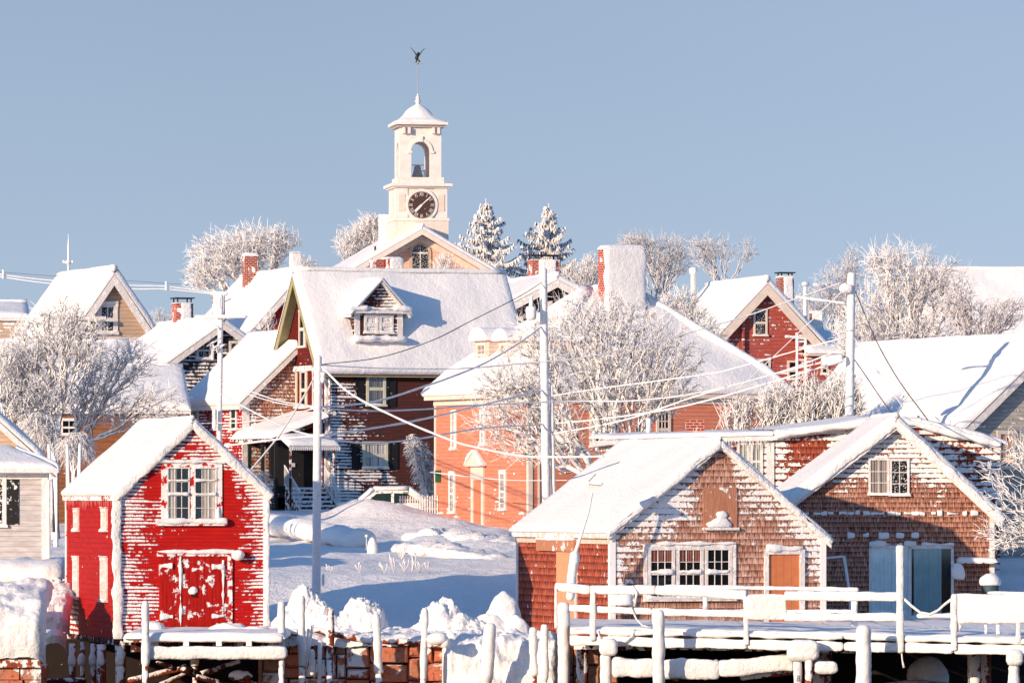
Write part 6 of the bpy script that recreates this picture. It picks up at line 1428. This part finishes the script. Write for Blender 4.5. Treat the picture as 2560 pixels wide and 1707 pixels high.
# ================================================================= TREES (crowns fill envelopes given as ellipses of photo pixels at the tree's own distance)
def tree(name, label, cat, Xb, D, ells, N, seed, mat, tw=.013, droop=0.0, trunk_r=None, Yb=None, group=None, side=2, sl=.35, depth=.9, forkz=None, curve=.10, barkmat=None, pw=.41, lean=0, up=0.0):
    rg = random.Random(seed); s_ = D/F; pts = []; tw *= .72; N = int(N*1.6)
    wts = [rx*ry for (_, _, rx, ry) in ells]
    dm_ = sum(e[2] for e in ells)/len(ells)*s_*depth
    while len(pts) < N:
        X, Y, rx, ry = rg.choices(ells, wts)[0]
        v = Vector((rg.gauss(0, 1), rg.gauss(0, 1), rg.gauss(0, 1))).normalized()*(rg.random()**.42)
        c = P(X, Y, D); pts.append(Vector((c.x+v.x*rx*s_, D+v.y*rx*s_*depth, c.z+v.z*ry*s_)))
    bx = P(Xb, 0, D).x; zg = P(0, Yb, D).z if Yb else ground(bx, D)-.1
    base = Vector((bx, D, zg)); zlow = min(p.z for p in pts)
    T = MB(); K = MB()
    def path(a, b, r0, r1, mb, n=4, cu=curve, ns=5, bend=0):
        d = b-a; L_ = d.length
        o = Vector((rg.gauss(0, 1), rg.gauss(0, 1), rg.gauss(0, 1)))*L_*cu; o2 = Vector((rg.gauss(0, 1), rg.gauss(0, 1), rg.gauss(0, 1)))*L_*cu*.5
        q = []
        for i in range(n+1):
            t = i/n; q.append(a+d*t+o*math.sin(math.pi*t)+o2*math.sin(2*math.pi*t)+Vector((0, 0, bend*L_*math.sin(math.pi*t))))
        mb.tube(q, [r0+(r1-r0)*i/n for i in range(n+1)], ns, cap=False); return q
    def rad(n): return tw*(n**pw)*.9
    def grow(p, pl, dp):
        n = len(pl)
        if n <= 3 or dp > 14:
            for e in pl:
                d = e-p
                if d.length < .05: continue
                e2 = e+Vector((0, 0, (up-droop)*d.length))
                q = path(p, e2, tw*1.1, tw*.55, K, 3, curve*1.3, 3)
                for k in range(side):
                    i = rg.choice((1, 2, 3)); dd = (q[3]-q[0]).normalized()
                    rv = Vector((rg.gauss(0, 1), rg.gauss(0, 1), rg.gauss(0, .8))); rv = (rv-dd*rv.dot(dd)).normalized()
                    s2 = q[i]; L2 = sl*rg.uniform(.5, 1.2)*(1 if d.length > .4 else .6)
                    e3 = s2+(dd*.75+rv*.65).normalized()*L2+Vector((0, 0, (up-droop)*L2))
                    K.tube([s2, s2.lerp(e3, .5)+Vector((0, 0, .06*L2)), e3], [tw*.75, tw*.65, tw*.4], 3, cap=False)
            return
        c = sum(pl, Vector())/n; k = .42 if n > 30 else .5
        tg = p+(c-p)*k
        if dp <= 1: tg = p+(c-p)*.3
        rn = rad(n); rc = rad(n*.6)
        path(p, tg, rn, rc, T if rn > tw*2.6 else K, 3, curve, 6 if n > 40 else 4, .06)
        g = 3 if n > 60 and rg.random() < .6 else 2
        cs = rg.sample(pl, g)
        for it in range(3):
            gr = [[] for _ in cs]
            for e in pl: gr[min(range(len(cs)), key=lambda i: (e-cs[i]).length_squared)].append(e)
            cs = [sum(x, Vector())/len(x) if x else rg.choice(pl) for x in gr]
        for x in gr:
            if x: grow(tg, x, dp+1)
    fz = base.z+(zlow-base.z)*(.8 if forkz is None else forkz)
    fork = Vector((base.x+lean, base.y, max(base.z+.3, fz))); r = trunk_r or rad(N)
    path(base, fork, r*1.15, r, T, 6, .02, 9)
    # main limbs
    cs = rg.sample(pts, min(6, max(3, N//60)))
    for it in range(4):
        gr = [[] for _ in cs]
        for e in pts: gr[min(range(len(cs)), key=lambda i: (e-cs[i]).length_squared)].append(e)
        cs = [sum(x, Vector())/len(x) if x else rg.choice(pts) for x in gr]
    for x in gr:
        if x: grow(fork, x, 0)
    t = thing(name, label, cat, base, 0, group)
    B(T, 'trunk', barkmat or mat, t); B(K, 'crown', mat, t, False)
    return t
tree('frosted_maple', 'great spreading frost-covered tree in front of the salmon house', 'tree', 1545, 188, [(1480, 840, 200, 120), (1600, 880, 150, 130), (1350, 950, 150, 110), (1680, 930, 100, 110), (1500, 980, 240, 110), (1240, 1050, 90, 70), (1370, 1110, 170, 65), (1290, 1000, 130, 90), (1340, 860, 90, 80), (1235, 970, 75, 70), (1500, 780, 120, 60)], 2900, 2, BARK, 0.0139, curve=.10, side=2, sl=.36, trunk_r=.2, up=.06, forkz=.4)
tree('frosted_tree', 'tall feathery frosted tree in front of the tan gable house', 'tree', 140, 197, [(120, 850, 95, 95), (60, 900, 80, 90), (210, 850, 70, 90), (90, 980, 120, 70), (160, 780, 50, 50), (30, 960, 60, 90)], 1500, 5, BARK, 0.0139, droop=-.05, curve=.12, trunk_r=.14, group='frosted trees at left')
tree('frosted_tree', 'frosted birch with arching branches before the long brown building wall', 'tree', 470, 199, [(300, 900, 120, 60), (380, 1000, 100, 50), (260, 1020, 110, 50), (420, 1050, 60, 30), (230, 960, 90, 60)], 800, 6, BARK, 0.0139, curve=.14, trunk_r=.10, Yb=1260, group='frosted trees at left') if False else \
tree('frosted_tree', 'frosted birch with arching branches before the long brown building wall', 'tree', 185, 199, [(300, 900, 110, 60), (380, 1000, 90, 45), (260, 1020, 110, 50), (410, 1050, 60, 30), (230, 960, 90, 60)], 800, 6, BARK, 0.0139, curve=.14, trunk_r=.10, group='frosted trees at left')
tree('frosted_tree', 'frosted tree rising from the left photo edge over the brown building', 'tree', 20, 196, [(20, 1000, 70, 80), (0, 900, 60, 60), (60, 1060, 70, 40)], 420, 7, BARK, 0.0139, curve=.14, trunk_r=.10, group='frosted trees at left')
tree('weeping_shrub', 'weeping frosted shrub with a dome of hanging twigs beside the red barn roof', 'shrub', 185, 186, [(188, 1090, 42, 26), (190, 1110, 48, 30)], 260, 8, BARK, 0.0132, droop=.9, side=3, sl=.45, curve=.08, group='weeping shrubs by the red barn', trunk_r=.07)
tree('weeping_shrub', 'weeping frosted shrub half behind the domed one, nearer the cottage', 'shrub', 140, 188, [(95, 1050, 50, 40), (110, 1080, 45, 36)], 260, 9, BARK, 0.0132, droop=.8, side=3, sl=.45, curve=.08, group='weeping shrubs by the red barn', trunk_r=.07)
for i, (X, X2, lab) in enumerate(((170, 168, 'slim pale trunk in the dark gap beside the cottage, leftmost'), (190, 200, 'slim leaning trunk between the cottage and the red barn roof'), (130, 122, 'curved white trunk right against the cottage downpipe'))):
    D = 184; m = MB(); m.tube([P(X, 1330, D), P((X+X2)/2+2, 1230, D), P(X2, 1110, D)], [.11, .08, .05], 8, jit=.01); solo(m, 'sapling_trunk', BARK, lab, 'tree trunk', 'slim trunks beside the cottage')
tree('distant_tree', 'wide frosty tree on the skyline behind the tall brick chimney', 'tree', 640, 345, [(560, 640, 100, 65), (640, 620, 90, 60), (700, 600, 55, 40), (500, 690, 50, 40), (760, 670, 40, 30)], 1500, 12, BARKP, 0.0211, curve=.12, side=2, sl=.6, group='frosty skyline trees', trunk_r=.3)
tree('distant_tree', 'frosty tree on the skyline just left of the clock tower', 'tree', 890, 350, [(880, 610, 48, 50), (925, 580, 45, 45), (935, 555, 25, 20)], 700, 13, BARKP, 0.0198, curve=.12, side=2, sl=.55, group='frosty skyline trees', trunk_r=.25)
tree('distant_tree', 'thin bare-twigged tree on the skyline right of the great white chimney', 'tree', 1650, 335, [(1600, 620, 60, 40), (1670, 640, 70, 60), (1580, 600, 45, 20)], 520, 14, BARKD, 0.0158, curve=.13, side=2, sl=.5, group='frosty skyline trees', trunk_r=.2)
tree('distant_tree', 'open bare tree with forked white limbs on the skyline left of the brick-red house', 'tree', 1810, 330, [(1760, 630, 40, 40), (1800, 620, 50, 30), (1870, 620, 25, 35), (1740, 610, 30, 20)], 200, 15, BARKD, 0.0158, curve=.13, side=2, sl=.5, group='frosty skyline trees', trunk_r=.16)
tree('distant_tree', 'low frosty tree peeping between the spruce and the great white chimney', 'tree', 1460, 330, [(1450, 690, 60, 40), (1480, 660, 30, 25)], 380, 16, BARKP, 0.0185, curve=.12, side=2, sl=.5, group='frosty skyline trees', trunk_r=.2)
tree('distant_tree', 'hazy thin tree behind the streetlight pole', 'tree', 2080, 290, [(2100, 720, 70, 70), (2030, 760, 60, 50), (2130, 660, 30, 50)], 420, 17, BARKD, 0.0145, curve=.12, side=2, sl=.5, group='frosty skyline trees', trunk_r=.15)
tree('frosted_willow', 'large frosted tree with upswept twigs at the right above the big roof', 'tree', 2260, 232, [(2260, 700, 110, 95), (2180, 800, 100, 75), (2370, 720, 70, 75), (2290, 830, 140, 60), (2200, 650, 50, 40), (2140, 850, 70, 60)], 1900, 20, BARKP, 0.0158, curve=.10, side=2, sl=.5, up=.12, trunk_r=.28)
tree('grey_shrub_tree', 'greyish half-frosted shrub right of the upswept willow', 'tree', 2440, 226, [(2440, 800, 80, 50), (2400, 760, 50, 50), (2510, 780, 60, 50)], 420, 21, BARKD, 0.0145, curve=.13, side=2, sl=.4, trunk_r=.12)
tree('frosted_shrub', 'dense dark-centred frosted shrub between the hipped roof and the brick-red house', 'shrub', 1715, 232, [(1730, 850, 90, 90), (1700, 760, 60, 50), (1770, 900, 70, 60), (1660, 800, 40, 60)], 1100, 22, SHRUB, 0.0158, curve=.12, side=3, sl=.4, trunk_r=.12)
for i, (X, e, n_, lab) in enumerate(((1935, [(1935, 1005, 55, 65)], 240, 'frosted bush beyond the flat roof, leftmost of the row'), (2020, [(2020, 1000, 55, 75)], 280, 'frosted bush beyond the flat roof, middle of the row'), (2100, [(2095, 995, 45, 75), (2140, 990, 25, 60)], 280, 'frosted bush at the foot of the streetlight pole'), (1850, [(1850, 1025, 50, 40)], 130, 'low frosted bush at the left end of the row beyond the flat roof'))):
    tree('frosted_bush', lab, 'bush', X, 182, e, n_, 30+i, BARK, 0.0172, curve=.16, side=3, sl=.22, group='frosted bushes beyond the flat roof', trunk_r=.05, forkz=.05)
tree('near_frosted_branches', 'frosted tree at the right edge with branches reaching over the boathouse corner', 'tree', 2680, 153, [(2560, 1120, 60, 60), (2520, 1250, 70, 50), (2500, 1340, 70, 50), (2570, 1330, 60, 60), (2470, 1180, 40, 30)], 190, 40, BARK, 0.0132, curve=.12, side=3, sl=.3, trunk_r=.14, Yb=1500, forkz=.9)
tree('bowed_evergreen', 'bowed snow-loaded small tree between the maroon and salmon houses', 'tree', 1068, 211, [(1030, 1110, 22, 35), (1060, 1170, 30, 45), (1075, 1220, 25, 25), (1050, 1130, 30, 40)], 420, 41, SHRUB, 0.0198, droop=.55, curve=.14, side=3, sl=.3, trunk_r=.06)
tree('porch_shrub', 'small frosted shrub beside the porch railing, in blue shade', 'shrub', 655, 206, [(655, 1208, 26, 32)], 130, 42, BARK, 0.0172, curve=.1, side=3, sl=.25, trunk_r=.04)
tree('wispy_shrub', 'wispy pink-frosted shrub in front of the clock tower hall', 'shrub', 1112, 285, [(1112, 665, 32, 35), (1150, 680, 22, 18)], 200, 43, BARKP, 0.0158, curve=.1, side=2, sl=.4, trunk_r=.05)
tree('wispy_shrub', 'thin upright frosted shrub against the bright red house wall', 'shrub', 675, 238, [(672, 800, 22, 35), (645, 825, 15, 20)], 60, 44, BARK, 0.0172, curve=.1, side=2, sl=.3, trunk_r=.05)
tree('distant_tree', 'small dark bare treetop right of the tan gable house', 'tree', 400, 300, [(400, 790, 28, 26), (432, 800, 30, 18)], 90, 45, BARKD, 0.0132, curve=.12, side=2, sl=.4, group='frosty skyline trees', trunk_r=.06)
# dry stalks in the blue shade
rs = random.Random(77)
for i, (X, Y, h, lab) in enumerate(((960, 1455, 36, 'forked stalk tuft leftmost in the shaded row'), (985, 1458, 60, 'tall single stalk standing above the shade edge'), (1010, 1460, 38, 'bushy stalk tuft third in the shaded row'), (1030, 1455, 55, 'tall bent stalk near the middle of the row'), (1050, 1452, 30, 'curled stalk right of the middle'), (1075, 1458, 28, 'lone slanting stalk at the right of the row'), (900, 1462, 30, 'low stalk left of the row by the pole'), (825, 1455, 22, 'short stalk right beside the plain pole'), (1003, 1405, 40, 'white frosted grass tuft in the sunlit snow'))):
    D = 170 if i < 8 else 178; m = MB(); c = P(X, Y, D); c.z = ground(c.x, D)
    for k in range(4 if i < 8 else 14):
        e = c+Vector((rs.uniform(-.16, .16)*(1 if i < 8 else 1.4), rs.uniform(-.05, .05), h*D/F*rs.uniform(.6, 1.0))); q = c.lerp(e, .6)+Vector((rs.uniform(-.05, .05), 0, 0)); m.tube([c, q, e], [.008, .010, .018 if i < 8 else .008], 4)
    solo(m, 'dry_stalk', SHRUB if i < 8 else SN, lab, 'plant', 'dry stalks poking through the snow')
# ================================================================= SPRUCES
def spruce(label, X, Yt, D, zfrac, R0, seed):
    rg = random.Random(seed); top = P(X, Yt, D); base = Vector((top.x, D, ground(top.x, D))); Ht = top.z-base.z
    t = thing('snowy_spruce', label, 'spruce', base, 0, 'snow-laden spruces on the skyline')
    T = MB(); T.tube([base, base.lerp(top, .5), top], [.28, .16, .02], 8); B(T, 'trunk', SPRUCE, t)
    K = MB(); z = zfrac*Ht
    while z < Ht*.995:
        u = (Ht-z)/Ht; Rb = R0*min(1, (u/.5))**.9 if u < .5 else R0
        nb = 7 if u > .05 else 4; a0 = rg.uniform(0, 6.28)
        for k in range(nb):
            an = a0+k*6.283/nb+rg.uniform(-.3, .3); Lb = max(.25, Rb*rg.uniform(.45, 1.2)); d = Vector((math.cos(an), math.sin(an), 0))
            st = Vector((top.x, D, base.z+z+rg.uniform(-.1, .1))); prev = st; ns = max(3, int(Lb/.16))
            for i in range(1, ns+1):
                s_ = i/ns; p = st+d*Lb*s_+Vector((0, 0, -.28*Lb*math.sin(s_*2.2)+.22*Lb*s_*s_))
                K.tube([prev, p], [.05*(1-s_)+.03, .05*(1-s_)+.025], 4, cap=False)
                wv = d.cross(Vector((0, 0, 1)))
                for q in range(13):
                    sd = rg.choice((-1, 1)); Ls = rg.uniform(.2, .46)*(1.15-.5*s_)
                    e = p+(wv*sd*rg.uniform(.1, .8)+d*rg.uniform(.1, .6)).normalized()*Ls*.55+Vector((0, 0, -Ls*rg.uniform(.35, 1.0)))
                    mdl = p.lerp(e, .45)+Vector((0, 0, .06)); K.tube([p, mdl, e], [.03, .05, .012], 3, cap=False)
                prev = p
        z += Ht*.027*(.7+u*1.3)+.05
    B(K, 'boughs', SPRUCE, t, False)
spruce('snow-laden spruce standing nearer the clock tower', 1215, 496, 330, .46, 4.2, 3)
spruce('snow-laden spruce right behind the flat-capped chimney', 1372, 508, 332, .46, 4.4, 4)
